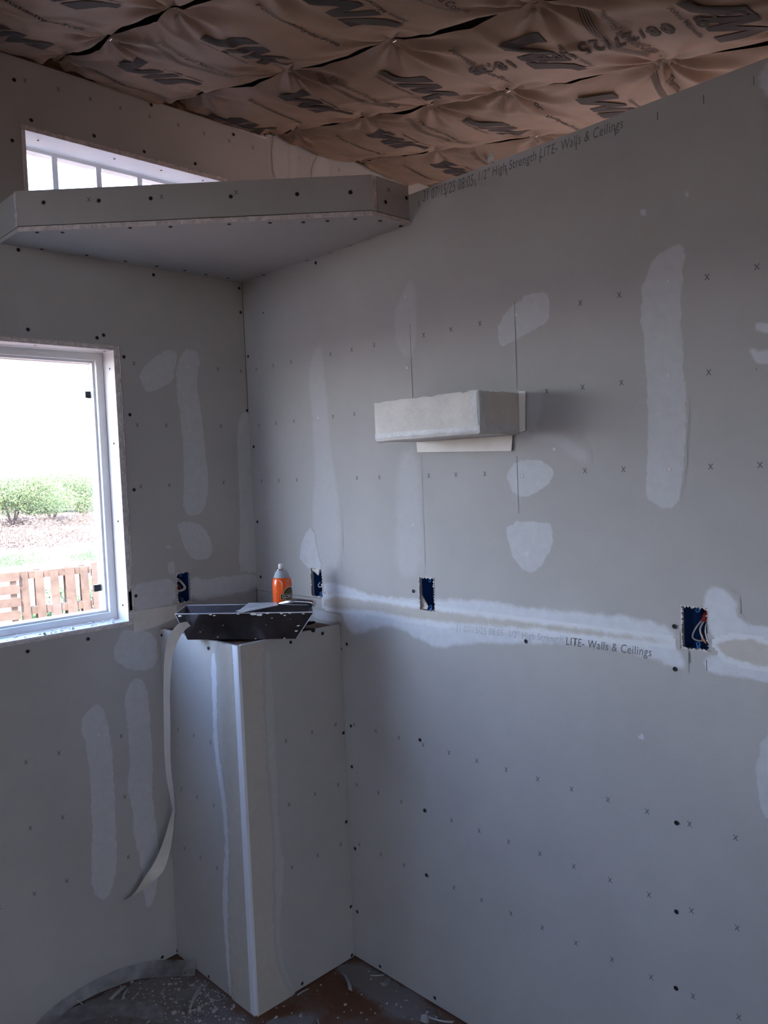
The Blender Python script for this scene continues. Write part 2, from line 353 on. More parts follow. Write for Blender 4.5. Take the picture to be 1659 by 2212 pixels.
# ------------------------------------------------------------------ compound patches, marks, screws on the walls
Z4 = (1059, 500, .36167); Z3 = (500, 560, .36167); Z5 = (700, 1230, .36167); ZL = (0, 700, .33755); ZLL = (0, 1340, .33445); ZU = (560, 240, .25316)
RP = [
 ([(1135,80),(1165,130),(1145,190),(1140,300),(1130,500),(1145,700),(1160,1000),(1162,1150),(1150,1400),(1130,1560),(1100,1660),(1000,1640),(940,1580),(930,1540),(945,1400),(948,1100),(940,850),(915,600),(905,450),(925,300),(960,200),(1020,130)], Z4, COMP, .006),
 ([(45,590),(65,700),(150,640),(320,550),(350,500),(350,380),(290,365),(200,395),(100,480)], Z4, COMP, .006),
 ([(180,1375),(260,1365),(330,1390),(385,1435),(350,1500),(280,1550),(200,1590),(140,1560),(110,1500),(105,1450),(140,1400)], Z4, COMP, .006),
 ([(100,1740),(345,1740),(370,1790),(375,1850),(350,1920),(290,2000),(240,2030),(190,2010),(140,1940),(110,1850)], Z4, COMP, .008),
 ([(1575,545),(1700,550),(1700,610),(1600,600)], Z4, COMPW, .004),
 ([(1540,700),(1585,698),(1600,715),(1700,700),(1700,790),(1570,780),(1555,750)], Z4, COMPW, .004),
 ([(1090,100),(1110,300),(1095,600),(1000,560),(970,400),(980,300),(1030,180)], Z3, COMPF, .008),
 ([(530,490),(550,600),(560,750),(580,900),(590,1100),(620,1300),(650,1500),(650,1800),(600,1900),(500,1840),(480,1500),(500,1300),(490,1100),(480,900),(460,750),(470,600)], Z3, COMPF, .012),
 ([(480,1590),(510,1750),(540,1850),(480,1850),(410,1800),(410,1750),(440,1650)], Z3, COMP, .006),
 ([(1000,1150),(1110,1120),(1135,1500),(1130,1900),(980,1900),(985,1500)], Z3, COMPF, .02),
 ([(170,950),(320,950),(300,1100),(270,1215),(190,1215),(170,1180)], Z4, COMPF, .006),
 ([(250,1210),(400,1200),(500,1250),(590,1330),(570,1390),(480,1340),(380,1260),(260,1260)], Z4, COMPF, .012),
 ([(0,60),(150,110),(300,160),(560,180),(800,185),(900,180),(1050,200),(1200,230),(1700,268),(2000,318),(2080,365),(2110,430),(1950,420),(1659,385),(1500,350),(1200,315),(800,262),(560,230),(300,195),(0,150)], Z5, COMPW, .010),
 ([(110,230),(300,240),(560,300),(800,318),(1000,332),(1370,362),(1659,392),(2000,440),(2130,470),(2160,590),(2090,580),(1900,510),(1600,440),(1200,440),(800,440),(700,480),(560,410),(400,330),(300,350),(180,400),(120,320)], Z5, COMPW, .010),
 ([(0,155),(300,190),(560,235),(800,262),(1200,315),(1500,350),(2000,420),(2100,440),(1659,400),(1370,360),(1000,335),(560,300),(300,240),(0,235)], Z5, COMPT2, .012),
]
RP2 = [
 ([(1383,455),(1390,452),(1397,458),(1394,468),(1385,464)], COMPW, .002),
 ([(1480,414),(1489,412),(1488,424),(1481,424)], COMPW, .002),
 ([(1378,1588),(1390,1584),(1391,1594),(1380,1596)], COMPW, .002),
 ([(1060,340),(1066,340),(1066,346),(1060,346)], COMPF, .002),
 ([(1525,1345),(1518,1300),(1530,1268),(1548,1263),(1590,1290),(1592,1345),(1700,1362),(1700,1400),(1640,1385),(1600,1374),(1545,1388)], COMPW, .006),
 ([(1525,1420),(1560,1408),(1600,1425),(1700,1445),(1700,1480),(1600,1465),(1535,1455),(1522,1440)], COMPW, .006),
 ([(1545,1388),(1600,1376),(1700,1402),(1700,1448),(1600,1430),(1560,1412)], COMPT2, .008),
 ([(1648,1590),(1700,1580),(1700,1780),(1648,1762),(1634,1680)], COMP, .006),
 ([(1640,150),(1700,110),(1700,215),(1642,205)], COMPW, .006),
 ([(672,1315),(736,1330),(738,1345),(700,1338),(672,1330)], COMP, .004),
]
for px_, rg, m_, ft in RP: patch(px_, 'R', m_, wr, rg, ft, ulim=(-2.19, -.003))
for px_, m_, ft in RP2: patch(px_, 'R', m_, wr, None, ft, ulim=(-2.19, -.003), smooth=1)
LP = [
 ([(1100,165),(1130,200),(1135,260),(1110,360),(960,440),(920,400),(890,320),(960,240),(1040,180)], ZL, COMP, .006),
 ([(1160,200),(1210,160),(1265,190),(1270,280),(1250,380),(1280,560),(1300,720),(1325,950),(1330,1080),(1300,1190),(1240,1225),(1175,1200),(1180,1000),(1175,800),(1160,620),(1130,400),(1130,300)], ZL, COMP, .006),
 ([(1135,1265),(1260,1275),(1330,1350),(1360,1450),(1320,1500),(1240,1505),(1190,1440),(1150,1330)], ZL, COMP, .008),
 ([(1560,560),(1600,590),(1610,900),(1640,1300),(1640,1660),(1560,1650),(1530,1500),(1545,1300),(1525,900),(1520,640)], ZL, COMP, .008),
 ([(845,1690),(960,1650),(1110,1630),(1120,1790),(1000,1800),(845,1840)], ZL, COMP, .010),
 ([(1070,1530),(1110,1520),(1115,1590),(1085,1600)], ZL, COMP, .005),
 ([(1235,1600),(1290,1650),(1400,1625),(1640,1600),(1640,1690),(1400,1740),(1225,1770)], ZL, COMP, .010),
 ([(1055,1420),(1085,1415),(1110,1445),(1070,1440)], ZL, COMP, .003),
 ([(800,60),(860,70),(1000,80),(1015,290),(900,330),(800,300),(720,220),(770,120)], ZLL, COMP, .006),
 ([(530,620),(640,530),(680,620),(715,800),(725,1000),(740,1250),(750,1500),(740,1680),(680,1810),(620,1770),(590,1680),(600,1400),(590,1100),(570,850),(530,700)], ZLL, COMP, .006),
 ([(800,500),(850,390),(900,370),(940,430),(960,600),(975,800),(980,950),(975,1100),(1000,1300),(1020,1480),(1020,1650),(980,1850),(940,1840),(920,1600),(870,1400),(860,1200),(820,1080),(840,950),(830,650)], ZLL, COMP, .006),
 ([(125,190),(250,230),(255,600),(130,605)], ZU, COMPF, .006),
 ([(262,220),(300,230),(325,350),(310,600),(260,600)], ZU, COMPF, .008),
 ([(460,600),(470,480),(520,390),(590,390),(600,600)], ZU, COMPF, .008),
]
for px_, rg, m_, ft in LP: patch(px_, 'L', m_, wl, rg, ft)
# paper tape flap under the seam by the window (slightly proud of the wall)
tp = [(848, 1838), (1130, 1800), (1130, 1880), (1000, 1935), (858, 1975)]
mb = MB(); mb.prism([PLW(x*.33755, 700+y*.33755, -.0012) for x, y in tp], (0, -.0012, 0)); mb.make('tape_flap', SKIM, wl, label='loose grey paper tape flap')
# tape on the seam beyond the flap, right wall side behind the can
def marks(planef, lst, size, mb, th=.0011, kind='x'):
    for px_, py_ in lst:
        c = planef(px_, py_); n = Vector((-1, 0, 0)) if planef is PRW else Vector((0, -1, 0))
        t = n.cross(Vector((0, 0, 1))); c = c+n*.0004
        dirs = [(1, 1), (1, -1)] if kind == 'x' else [(0, 1)]
        for a, b in dirs:
            d = (t*a*.7+Vector((0, 0, 1))*b*random.uniform(.8, 1.1)).normalized(); p = d.cross(n)
            mb.add([c-d*size-p*th, c+d*size-p*th, c+d*size+p*th, c-d*size+p*th], [(0, 1, 2, 3)])
mb = MB()
lst = []
for k in range(0, 18):
    for z in (.8128, .6096, .4064): lst.append(('R', -1.7583+.1035*k, z))
    for z in (1.6256, 1.8288, 2.032): lst.append(('R', -1.8223+.1035*k, z))
def xmark(mb, c, n, size, th=.0011):
    t = n.cross(Vector((0, 0, 1)))
    for b in (1, -1):
        d = (t*.62+Vector((0, 0, 1))*b*random.uniform(.75, 1.0)).normalized(); p = d.cross(n)
        mb.add([c-d*size-p*th, c+d*size-p*th, c+d*size+p*th, c-d*size+p*th], [(0, 1, 2, 3)])
for _, y, z in lst:
    if y < -.06: xmark(mb, Vector((-.0004, y, z)), Vector((-1, 0, 0)), .0078)
for k in range(18):
    y = -1.8223+.1035*k
    if y < -.87: mb.box((-.0004, y-.0012, 2.395), (-.0003, y+.0012, 2.413))
mb.make('stencil_marks', FAINT, wr, kind='stuff')
mb = MB()
for x in (-.4446, -.3388, -.2300, -.1220, -.024):
    for z in (1.6256, 1.8288, 2.032): xmark(mb, Vector((x, -.0004, z)), Vector((0, -1, 0)), .0078)
for x in (-1.07, -.968, -.866, -.767, -.665, -.5625, -.46):
    for z in (.4064, .6096, .8128): xmark(mb, Vector((x, -.0004, z)), Vector((0, -1, 0)), .0078)
for p in ((54, 174), (126, 193), (195, 214), (260, 233), (323, 252), (385, 270), (441, 288), (495, 304), (546, 319), (594, 333), (646, 341), (732, 367)):
    xmark(mb, PLW(*p)+Vector((0, -.0004, 0)), Vector((0, -1, 0)), .0075)
mb.make('stencil_marks', FAINT, wl, kind='stuff')
def disc(mb, c, n, r=.0056, k=10):
    c = Vector(c)+n*.0022; t = n.orthogonal().normalized(); b = n.cross(t)
    ring = [c+(t*math.cos(2*math.pi*i/k)+b*math.sin(2*math.pi*i/k))*r for i in range(k)]
    inner = [c-n*.0006+(t*math.cos(2*math.pi*i/k)+b*math.sin(2*math.pi*i/k))*r*.9 for i in range(k)]
    mb.add(ring+inner, [tuple(range(k, 2*k))]+[(i, (i+1) % k, k+(i+1) % k, k+i) for i in range(k)])
mb = MB()
for p in [(30,173),(67,260),(26,304),(203,294),(326,227),(311,328),(421,354),(504,291),(39,540),(331,594),(516,623),(519,675),(60,712),(209,730),(223,724),(267,771),(280,896),(289,1058),(533,887),(190,1380),(59,1407),(375,1828),(350,2067),(293,1287)]:
    disc(mb, PLW(*p), Vector((0, -1, 0)))
mb.make('drywall_screws', HOLE, wl, kind='stuff')
mb = MB()
for p in [(683,568),(537,770),(549,965),(557,1127),(564,1246),(759,1568),(761,1656),(768,1833),(773,1969),(908,1598),(918,1750),(922,1890),(1462,1777),(1462,1969),(1461,2134),(1458,1353),(1459,1445),(1137,1385),(894,1277),(750,1391),(822,2087),(940,2155),(570,676)]:
    disc(mb, PRW(*p), Vector((-1, 0, 0)), .0056 if p != (570,676) else .003)
mb.make('drywall_screws', HOLE, wr, kind='stuff')
# dimples showing through the compound
mb = MB()
for p in [(1443,608),(1443,812),(1446,1014),(1140,1195),(1116,680),(877,641),(880,795),(688,903),(893,1133),(1128,1028),(1198,970)]:
    disc(mb, PRW(*p)+Vector((-.0004, 0, 0)), Vector((-1, 0, 0)), .0045)
mb.make('compound_dimples', COMPT if False else SKIM, wr, kind='stuff')
mb = MB()
for p in [(212,1587),(217,1727),(308,1528),(318,1697),(404,793),(409,930),(421,1058),(420,1156)]:
    disc(mb, PLW(*p)+Vector((0, -.0004, 0)), Vector((0, -1, 0)), .0045)
mb.make('compound_dimples', SKIM, wl, kind='stuff')
# printed lines on the right wall
def walltext(s, p0, p1, h, m_, name, bold=0.):
    a = PRW(*p0); b = PRW(*p1); wdt = a.y-b.y
    v, f = textmesh(s, 1., bold, 1.08); v = fit(v, wdt, h)
    vs = [Vector((-.00045, a.y-q.x-q.y*.12, a.z+(b.z-a.z)*q.x/wdt+q.y)) for q in v]
    return mesh(name, vs, f, m_, wr)
walltext('31 07/15/25 08:05', (914, 436), (1022, 401), .030, FAINT, 'printed_date')
walltext('1/2" High Strength LITE- Walls & Ceilings', (1034, 398), (1345, 284), .032, FAINT, 'printed_line')
FAINT2 = mat('sanded_ink', (.44, .44, .44), .85)
walltext('31 07/15/25 08:05  1/2" High Strength', (985, 1368), (1216, 1394), .026, FAINT2, 'printed_line')
for o in [bpy.data.objects['printed_line.001']]:
    for v in o.data.vertices: v.co.x -= .0011
t2 = walltext('LITE- Walls & Ceilings', (1223, 1398), (1407, 1424), .027, FAINT, 'printed_line')
for v in t2.data.vertices: v.co.x -= .0011
# pencil lines
mb = MB()
for a, b in (((1113,650),(1116,840)), ((1117,985),(1121,1110)), ((888,700),(890,862)), ((531,612),(552,1200))):
    p, q = PRW(*a), PRW(*b); y = (p.y+q.y)/2
    if a[0] > 600: mb.box((-.0012, y-.0006, q.z), (-.0010, y+.0006, p.z))
for a in ((1527,1437), (1490,1420)):
    p = PRW(*a); mb.box((-.0012, p.y-.001, p.z-.012), (-.0010, p.y+.001, p.z+.012))
mb.make('pencil_lines', FAINT, wr, kind='stuff')
# torn paper around the box cut-outs
def torn(parent, rect, axis, n=46):
    mb = MB(); a, b, c, d = rect; per = 2*(b-a+d-c)
    for i in range(n):
        s = per*(i+random.random()*.6)/n
        if s < b-a: u, z, nu, nz = a+s, c, 0, 1
        elif s < b-a+d-c: u, z, nu, nz = b, c+s-(b-a), -1, 0
        elif s < 2*(b-a)+d-c: u, z, nu, nz = b-(s-(b-a)-(d-c)), d, 0, -1
        else: u, z, nu, nz = a, d-(s-2*(b-a)-(d-c)), 1, 0
        L = random.uniform(.001, .006); w = random.uniform(.002, .006); out = -random.uniform(.0003, .003)
        tu, tz = nz, -nu
        pp = [(u+tu*w-nu*.001, z+tz*w-nz*.001, out*.3), (u-tu*w-nu*.001, z-tz*w-nz*.001, out*.3), (u+nu*L+tu*random.uniform(-w, w), z+nz*L, out)]
        P = [Vector((t, u_, z_)) if axis == 'x' else Vector((u_, t, z_)) for u_, z_, t in pp]
        ofs = Vector((-.0008, 0, 0)) if axis == 'x' else Vector((0, -.0008, 0))
        mb.prism(P, ofs)
    mb.make('torn_paper_rim', GYP, parent, kind='stuff')
torn(wl, EB_L, 'y')
for h in EBR: torn(wr, h, 'x')
# rough torn edge of the window openings
mb = MB()
for i in range(150):
    s = i/150; z = 1.19+.89*s; x = -.4975+random.uniform(-.003, .002); w = random.uniform(.002, .006)
    mb.prism([(x, -.001, z), (x+random.uniform(.0015, .006), -.001-random.random()*.003, z+w*.5), (x, -.001, z+w)], (0, -.001, 0))
for i in range(90):
    x = -1.45+.95*i/90; w = random.uniform(.003, .009)
    mb.prism([(x, -.001, 2.085), (x+w*.5, -.002, 2.085+random.uniform(.001, .004)), (x+w, -.001, 2.085)], (0, -.001, 0))
mb.make('torn_paper_rim', GYP, wl, kind='stuff')
mb = MB()
for i in range(120):
    x = -.765+.72*i/120; w = random.uniform(.002, .006)
    mb.prism([(x, -.0005, 2.716), (x+w*.5, -.003, 2.716+random.uniform(-.003, .003)), (x+w, -.0005, 2.716)], (0, -.001, .002))
for i in range(50):
    z = 2.5+.21*i/50
    mb.prism([(-.765, -.0005, z), (-.763, -.002, z+.002), (-.765, -.0005, z+.005)], (0, -.001, 0))
mb.make('torn_paper_rim', GYP, wl, kind='stuff')
# ==================================================================== WINDOWS
def window_frame(name, x0, x1, z0, z1, y0, y1, b, parent, m=WHITE):
    return slab('y', y0, y1, x0, x1, z0, z1, [(x0+b, x1-b, z0+b, z1-b)]).make(name, m, parent)
win = MB(); a, b, c, d = W1; t = .0127
# reveal boards = drywall returns with raw front edge
win1 = bpy.data.objects.new('window_1', None); COL.objects.link(win1); win1['kind'] = 'structure'; ORG[win1.name] = Vector((0, 0, 0))
slab('y', .0006, .080, b-t, b, c, d).make('reveal_board', [REVEAL], win1)
slab('y', .0006, .080, a, a+t, c, d).make('reveal_board', [REVEAL], win1)
slab('y', .0006, .080, a+t, b-t, d-t, d).make('reveal_board', [REVEAL], win1)
slab('y', .0006, .080, a+t, b-t, c, c+t).make('sill_board', [REVEAL], win1)
slab('y', -.0014, .0006, b-t-.001, b+.001, c+.002, d).make('raw_drywall_edge', GYP, win1)
slab('y', -.0014, .0006, a+t, b-t, d-t-.0004, d+.0006).make('raw_drywall_edge', GYP, win1)
slab('y', -.0014, .0006, a+t, b-t, c-.001, c+t*.6).make('raw_drywall_edge', GYP, win1)
fx0, fx1, fz0, fz1 = a+t, b-t, c+t, d-t
window_frame('window_frame', fx0+.001, fx1-.001, fz0+.001, fz1-.001, .080, .150, .024, win1)
window_frame('sash', fx0+.0225, fx1-.0225, fz0+.0225, fz1-.0225, .096, .145, .0095, win1)
window_frame('glazing_bead', fx0+.028, fx1-.028, fz0+.028, fz1-.028, .121, .135, .005, win1)
slab('y', .106, .145, -1.56, -1.51, fz0+.0241, fz1-.0241).make('mullion', WHITE, win1)
slab('y', .127, .130, fx0+.03, fx1-.03, fz0+.03, fz1-.03).make('glass_pane', GLASS, win1)
for px_, py_ in ((190, 853), (209, 1270)):
    p = PLW(px_, py_, .124); mb = MB(); mb.box((p.x-.011, .118, p.z-.011), (p.x+.012, .1265, p.z+.011)); mb.make('spacer_block', BLK, win1, label='black square spacer block on the glass')
mb = MB()
for px_, py_ in ((238, 797), (247, 958), (256, 1126), (266, 1307)):
    p = PRW(px_, py_, b-t); disc(mb, (b-t, max(.01, p.y), p.z), Vector((-1, 0, 0)), .0035)
for px_, py_ in ((81, 743), (228, 756)):
    p = PZ(px_, py_, d-t); disc(mb, (p.x, max(.02, p.y), d-t), Vector((0, 0, -1)), .0035)
mb.make('reveal_screws', HOLE, win1, kind='stuff')
mb = MB(); rz = random.Random(8)
for i_ in range(60):
    z_ = c+.03+(d-c-.03)*i_/60; ww = rz.uniform(.0008, .0026); o_ = rz.uniform(.002, .0045)
    if rz.random() < .85: mb.hexa([(b+o_, -.0035, z_), (b+o_+ww, -.0035, z_), (b+o_+ww, -.0002, z_), (b+o_, -.0002, z_), (b+o_, -.0035, z_+.015), (b+o_+ww, -.0035, z_+.015), (b+o_+ww, -.0002, z_+.015), (b+o_, -.0002, z_+.015)])
mb.make('torn_paper_edge', PAPER, win1, kind='stuff')
# sill crumbs
mb = MB()
for i in range(60):
    x = random.uniform(-1.1, -.52); y = random.uniform(.005, .08)**1.0; s = random.uniform(.002, .007); z = c+t
    p = Vector((x, y, z+s*.4)); R = Matrix.Rotation(random.random()*6, 3, Vector((random.random(), random.random(), 1)).normalized())
    mb.obox(p, R@Vector((s, 0, 0)), R@Vector((0, s*.5, 0)), R@Vector((0, 0, s*.3)))
cr_ = mesh('sill_crumbs', mb.v, mb.f, MUD, None, kind='stuff', loc=(-.8, .04, c+t), label='white plaster crumbs scattered along the window sill', cat='debris')
# upper window
win2 = bpy.data.objects.new('window_2', None); COL.objects.link(win2); win2['kind'] = 'structure'; ORG[win2.name] = Vector((0, 0, 0))
a, b, c, d = W2
slab('y', .0006, .112, a, b, d-t, d).make('header_board', REVEAL, win2)
slab('y', .0006, .112, a, a+t, c, d-t).make('reveal_board', REVEAL, win2)
slab('y', .0006, .112, b-t, b, c, d-t).make('reveal_board', REVEAL, win2)
slab('y', .0006, .112, a+t, b-t, c, c+t).make('sill_board', REVEAL, win2)
slab('y', -.0014, .0006, a, b, d-t, d+.002).make('raw_drywall_edge', GYP, win2)
window_frame('window_frame', a+t, b-t, c+t, d-t, .113, .148, .012, win2)
for xm in (-.62, -.473, -.325, -.178):
    slab('y', .115, .14, xm-.009, xm+.009, c+t+.012, d-t-.012).make('mullion', WHITE, win2)
slab('y', .128, .131, a+t+.006, b-t-.006, c+t+.006, d-t-.006).make('glass_pane', GLASS, win2)
mb = MB()
for px_, py_ in ((82, 302), (247, 342), (348, 367), (438, 389)):
    p = PZ(px_, py_, d-t); disc(mb, (p.x, min(.1, max(.01, p.y)), d-t), Vector((0, 0, -1)), .0035)
mb.make('reveal_screws', HOLE, win2, kind='stuff')
# ==================================================================== CEILING: roof deck, rafters, kraft-faced batts
RT = M_SL
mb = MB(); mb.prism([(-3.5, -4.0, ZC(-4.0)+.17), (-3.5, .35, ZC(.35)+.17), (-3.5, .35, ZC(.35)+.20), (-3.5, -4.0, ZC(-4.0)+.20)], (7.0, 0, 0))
ceil = mb.make('ceiling', SHADEWOOD, kind='structure')
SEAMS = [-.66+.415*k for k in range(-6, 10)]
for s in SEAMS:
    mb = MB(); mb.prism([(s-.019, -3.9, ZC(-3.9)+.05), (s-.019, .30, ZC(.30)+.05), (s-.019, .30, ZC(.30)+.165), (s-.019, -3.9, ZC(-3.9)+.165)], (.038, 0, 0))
    mb.make('rafter', SHADEWOOD, ceil)
STAP = {6: [0, -.10, -.38, -.72, -1.06, -1.40, -1.8], 7: [0.0, -.19, -.63, -1.05, -1.47, -1.95], 8: [0, -.14, -.50, -.80, -1.09, -1.55, -1.9], 9: [-.05, -.45, -.9, -1.3, -1.7]}
def staples(k):
    if k not in STAP:
        rnd = random.Random(k); y = 0; l = [0]
        while y > -3.8: y -= rnd.uniform(.28, .45); l.append(y)
        STAP[k] = l
    elif STAP[k][-1] > -3.4:
        while STAP[k][-1] > -3.8: STAP[k].append(STAP[k][-1]-.38)
    return STAP[k]
def opening(k, y):
    l = staples(k)
    for i in range(len(l)-1):
        if l[i+1] <= y <= l[i]:
            t = (l[i]-y)/(l[i]-l[i+1]); wd_ = min(1, (l[i]-l[i+1])/.4)
            hsh = abs(math.sin(k*12.9+i*78.2))
            return math.sin(math.pi*t)**1.5*wd_*(.45+.75*hsh)
    return 0
def battz(x, y):
    k = int(math.floor((x-SEAMS[0])/.415)); u = (x-SEAMS[0])/.415-k
    z = ZC(y)+.012-.034*math.sin(math.pi*min(1, max(0, u)))**.8
    z -= .022*opening(k+1, y)*max(0, u-.4)**1.5*2.1 + .004*opening(k, y)*max(0, .5-u)*2
    wr_ = 0
    for kk in (k, k+1):
        for sy in staples(kk):
            dx, dy = x-SEAMS[kk], y-sy; rr = math.hypot(dx, dy)
            if rr < .32:
                th = math.atan2(dy, dx)
                wr_ += .0075*math.exp(-((rr-.05)/.11)**2)*math.sin(th*(7+kk % 3)+sy*9+2.2*noise.noise((x*6, y*6, kk)))*min(1, rr/.03)
    wr_ += .006*noise.noise((x*5+k*3, y*4.2, .3))+.0032*noise.noise((x*14, y*9+k, 5.))
    rid = abs(noise.noise((x*4.5+y*3.2, y*3-x*2+k*7, 1.7)))
    wr_ += .005*max(0, 1-rid*7)
    return z-wr_
def battx(k, u, y):
    xl = SEAMS[k]+.001+.026*opening(k, y); xr = SEAMS[k+1]-.001-.024*opening(k+1, y)
    return xl+(xr-xl)*u
BAT = {}
for k in range(len(SEAMS)-1):
    fine = 5 <= k <= 10; nu, ny = (46, 300) if fine else (8, 30)
    y0_, y1_ = (-.012, -2.35) if fine else (-.012, -3.85)
    vs, fs = [], []
    for j in range(ny+1):
        y = y0_+(y1_-y0_)*j/ny
        for i in range(nu+1):
            u = i/nu; x = battx(k, u, y); yy = y
            if j == 0: yy = y+.012*noise.noise((x*11, k, 2.))
            z = battz(SEAMS[k]+.415*u*.9999+.00001, y)
            if j == 0 and fine: z += .02
            vs.append((x, yy, z))
    for j in range(ny):
        for i in range(nu): fs.append((j*(nu+1)+i, j*(nu+1)+i+1, (j+1)*(nu+1)+i+1, (j+1)*(nu+1)+i))
    BAT[k] = mesh('insulation_batt', vs, fs, KRAFT, ceil, smooth=True)
    if fine:
        vs = []; fs = []; mb = MB()
        for (ya, yb) in ((-2.352, -3.85),):
            mb.add([(SEAMS[k]+.002, ya, ZC(ya)), (SEAMS[k+1]-.002, ya, ZC(ya)), (SEAMS[k+1]-.002, yb, ZC(yb)), (SEAMS[k]+.002, yb, ZC(yb))], [(0, 1, 2, 3)])
        mb.make('insulation_batt', KRAFT, ceil)
# fill above the batts
mb = MB(); mb.prism([(-3.4, -3.9, ZC(-3.9)+.168), (-3.4, .0, ZC(.0)+.168), (-3.4, .0, ZC(.0)+.169), (-3.4, -3.9, ZC(-3.9)+.169)], (6.8, 0, 0))
# staples
mb = MB()
for k in (6, 7, 8, 9):
    for sy in staples(k):
        if -2 < sy < -.02: mb.obox((SEAMS[k]+.004, sy, battz(SEAMS[k]+.004, sy)-.002), (.0008, 0, 0), (0, .006, 0), (0, 0, .0006))
mb.make('staples', CHROME, ceil, kind='stuff')
def on_batt(k, vs, fs, O, mode, name, m=KINK, ml=.010, off=.0016):
    vs, fs = refine(vs, fs, ml); out = []
    for v in vs:
        if mode == 1: x, y = O[0]+v.x, O[1]-v.y
        elif mode == -1: x, y = O[0]-v.x, O[1]+v.y
        else: x, y = O[0]+v.y, O[1]+v.x
        x = min(max(x, SEAMS[k]+.012), SEAMS[k+1]-.035); out.append((x, y, battz(x, y)-off))
    return mesh(name, out, fs, m, BAT[k])
JM_J = [(.20, 1), (.42, 1), (.37, .34), (.27, .08), (.02, 0), (-.02, .24), (.10, .30), (.15, .42)]
JM_M = [(.41, 0), (.49, 1.0), (.62, 1.0), (.71, .50), (.86, 1.0), (1.04, 1.0), (1.16, 0), (.97, 0), (.91, .66), (.75, .06), (.66, .06), (.58, .66), (.55, 0)]
def logo(k, xc, yc, s, w=.185, h=.112):
    for pl, nm in ((JM_J, 'printed_logo'), (JM_M, 'printed_logo')):
        vs = [Vector(((p[0]-.5)*w+(p[1]-.5)*.03, (p[1]-.5)*h, 0)) for p in pl]
        on_batt(k, vs, [tuple(range(len(vs)))], (xc, yc), s, nm)
    v, f = textmesh('Johns Manville', 1, .012); v = fit(v, w*.8, .016); v = [Vector((q.x-w*.5+.0, q.y-h*.5-.026 if True else 0, 0)) for q in v]
    on_batt(k, v, f, (xc, yc), s, 'printed_name')
def line(k, xc, yc, s, txt, w, h, bold=.02, sw=False):
    v, f = textmesh(txt, 1, bold); v = fit(v, w, h); v = [Vector((q.x-w/2, q.y-h/2, 0)) for q in v]
    on_batt(k, v, f, (xc, yc), s, 'printed_words')
    if sw:
        mb = MB()
        for j in range(4):
            P, Q = [], []
            for i in range(17):
                t_ = i/16; x = -w/2-.02+w*1.02*t_; y = -h*.9-.006*j-.030*math.sin(math.pi*t_)**1+.018*t_
                P.append(Vector((x, y, 0))); Q.append(Vector((x, y-.0022, 0)))
            mb.ribbon(P, Q)
        on_batt(k, mb.v, mb.f, (xc, yc), s, 'printed_swoosh')
YB = {5: -.43, 6: -.11, 7: -.33, 8: -.28, 9: -.21, 10: -.4}
for k, yb in YB.items():
    xc = SEAMS[k]+.2075
    y = yb+.84
    while y > -2.2:
        for dy, kind in ((0, 'F'), (-.185, 'R'), (-.41, 'T'), (-.615, 'U')):
            yy = y+dy
            if not (-2.1 < yy < -.075): continue
            if kind == 'F': line(k, xc-.01, yy, 1, 'Formaldehyde-Free', .25, .022)
            elif kind == 'T': line(k, xc-.01, yy, 1, 'Thermal and Sound Control', .27, .022, .005, True)
            else: logo(k, xc-.005, yy, 1 if kind == 'U' else -1)
        y -= .84
v, f = textmesh('R-19  08/27/25 WC3 18:38', 1, .025, 1.25); v = fit(v, .70, .045)
on_batt(7, v, f, (-.075, -1.84), 0, 'printed_date_code', off=.0022)
# rough gap along the top of the window wall: top plate and crumpled flap
mb = MB(); mb.box((-3.3, -.001, 2.931), (3.3, .14, 2.965)); mb.make('top_plate', CORE, wl)
mb = MB(); mb.box((-3.4, .06, 2.966), (3.4, .15, 3.13)); mb.make('eave_leak_block', SHADEWOOD, ceil)  # added block, keeps sky light from leaking in over the wall
mb = MB(); L_, R_ = [], []
for i in range(40):
    x = -.30+.42*i/39; L_.append((x, -.006-.004*math.sin(i*1.3), 2.935+.006*math.sin(i*.9))); R_.append((x+.003*math.sin(i), -.030-.008*math.sin(i*.7), 2.905+.008*math.sin(i*1.7)))
mb.ribbon(L_, R_); mb.make('crumpled_flap', KRAFT, ceil)
mb = MB()
for i in range(26):
    x = .0+.14*i/26; mb.prism([(x, -.0015, 2.905), (x+.003, -.002, 2.915+random.random()*.008), (x+.007, -.0015, 2.905)], (0, .003, 0))
mb.make('torn_paper_rim', GYP, wl, kind='stuff')
# ==================================================================== CORNER PEDESTAL
ped = thing('corner_pedestal', 'grey drywall boxed pedestal in the room corner, brown wooden top and white corner bead', 'pedestal', (PX/2, PY/2, 0))
mb = slab('x', PX, PX+.0125, PY+.001, -.002, .004, PT); mb.make('drywall_panel', DRY, ped)
mb = slab('y', PY, PY+.0125, PX+.0135, -.0025, .004, PT+.002); mb.make('drywall_panel', DRY, ped)
mb = MB(); mb.box((PX+.013, PY+.013, PT-.022), (-.003, -.003, PT-.006)); mb.make('top_board', PLYW, ped)
mb = MB(); L_ = .027; nose = [(PX-.0016, PY+L_), (PX-.0026, PY+.004), (PX-.0012, PY-.0012), (PX+.003, PY-.0024), (PX+.012, PY-.0014), (PX+.012, PY), (PX, PY), (PX, PY+L_)]
mb.prism([(x, y, .006) for x, y in nose], (0, 0, PT-.004)); mb.make('corner_bead', BEAD, ped, label='white corner bead')
RG = (230, 1340, .39419)
patch([(600,120),(600,700),(640,1000),(655,1240),(640,1400),(655,1800),(680,2060),(800,2200),(840,2200),(700,110)], 'PL', COMPT, ped, RG, .006, ulim=(PY+.002, -.01), zmax=PT-.002)
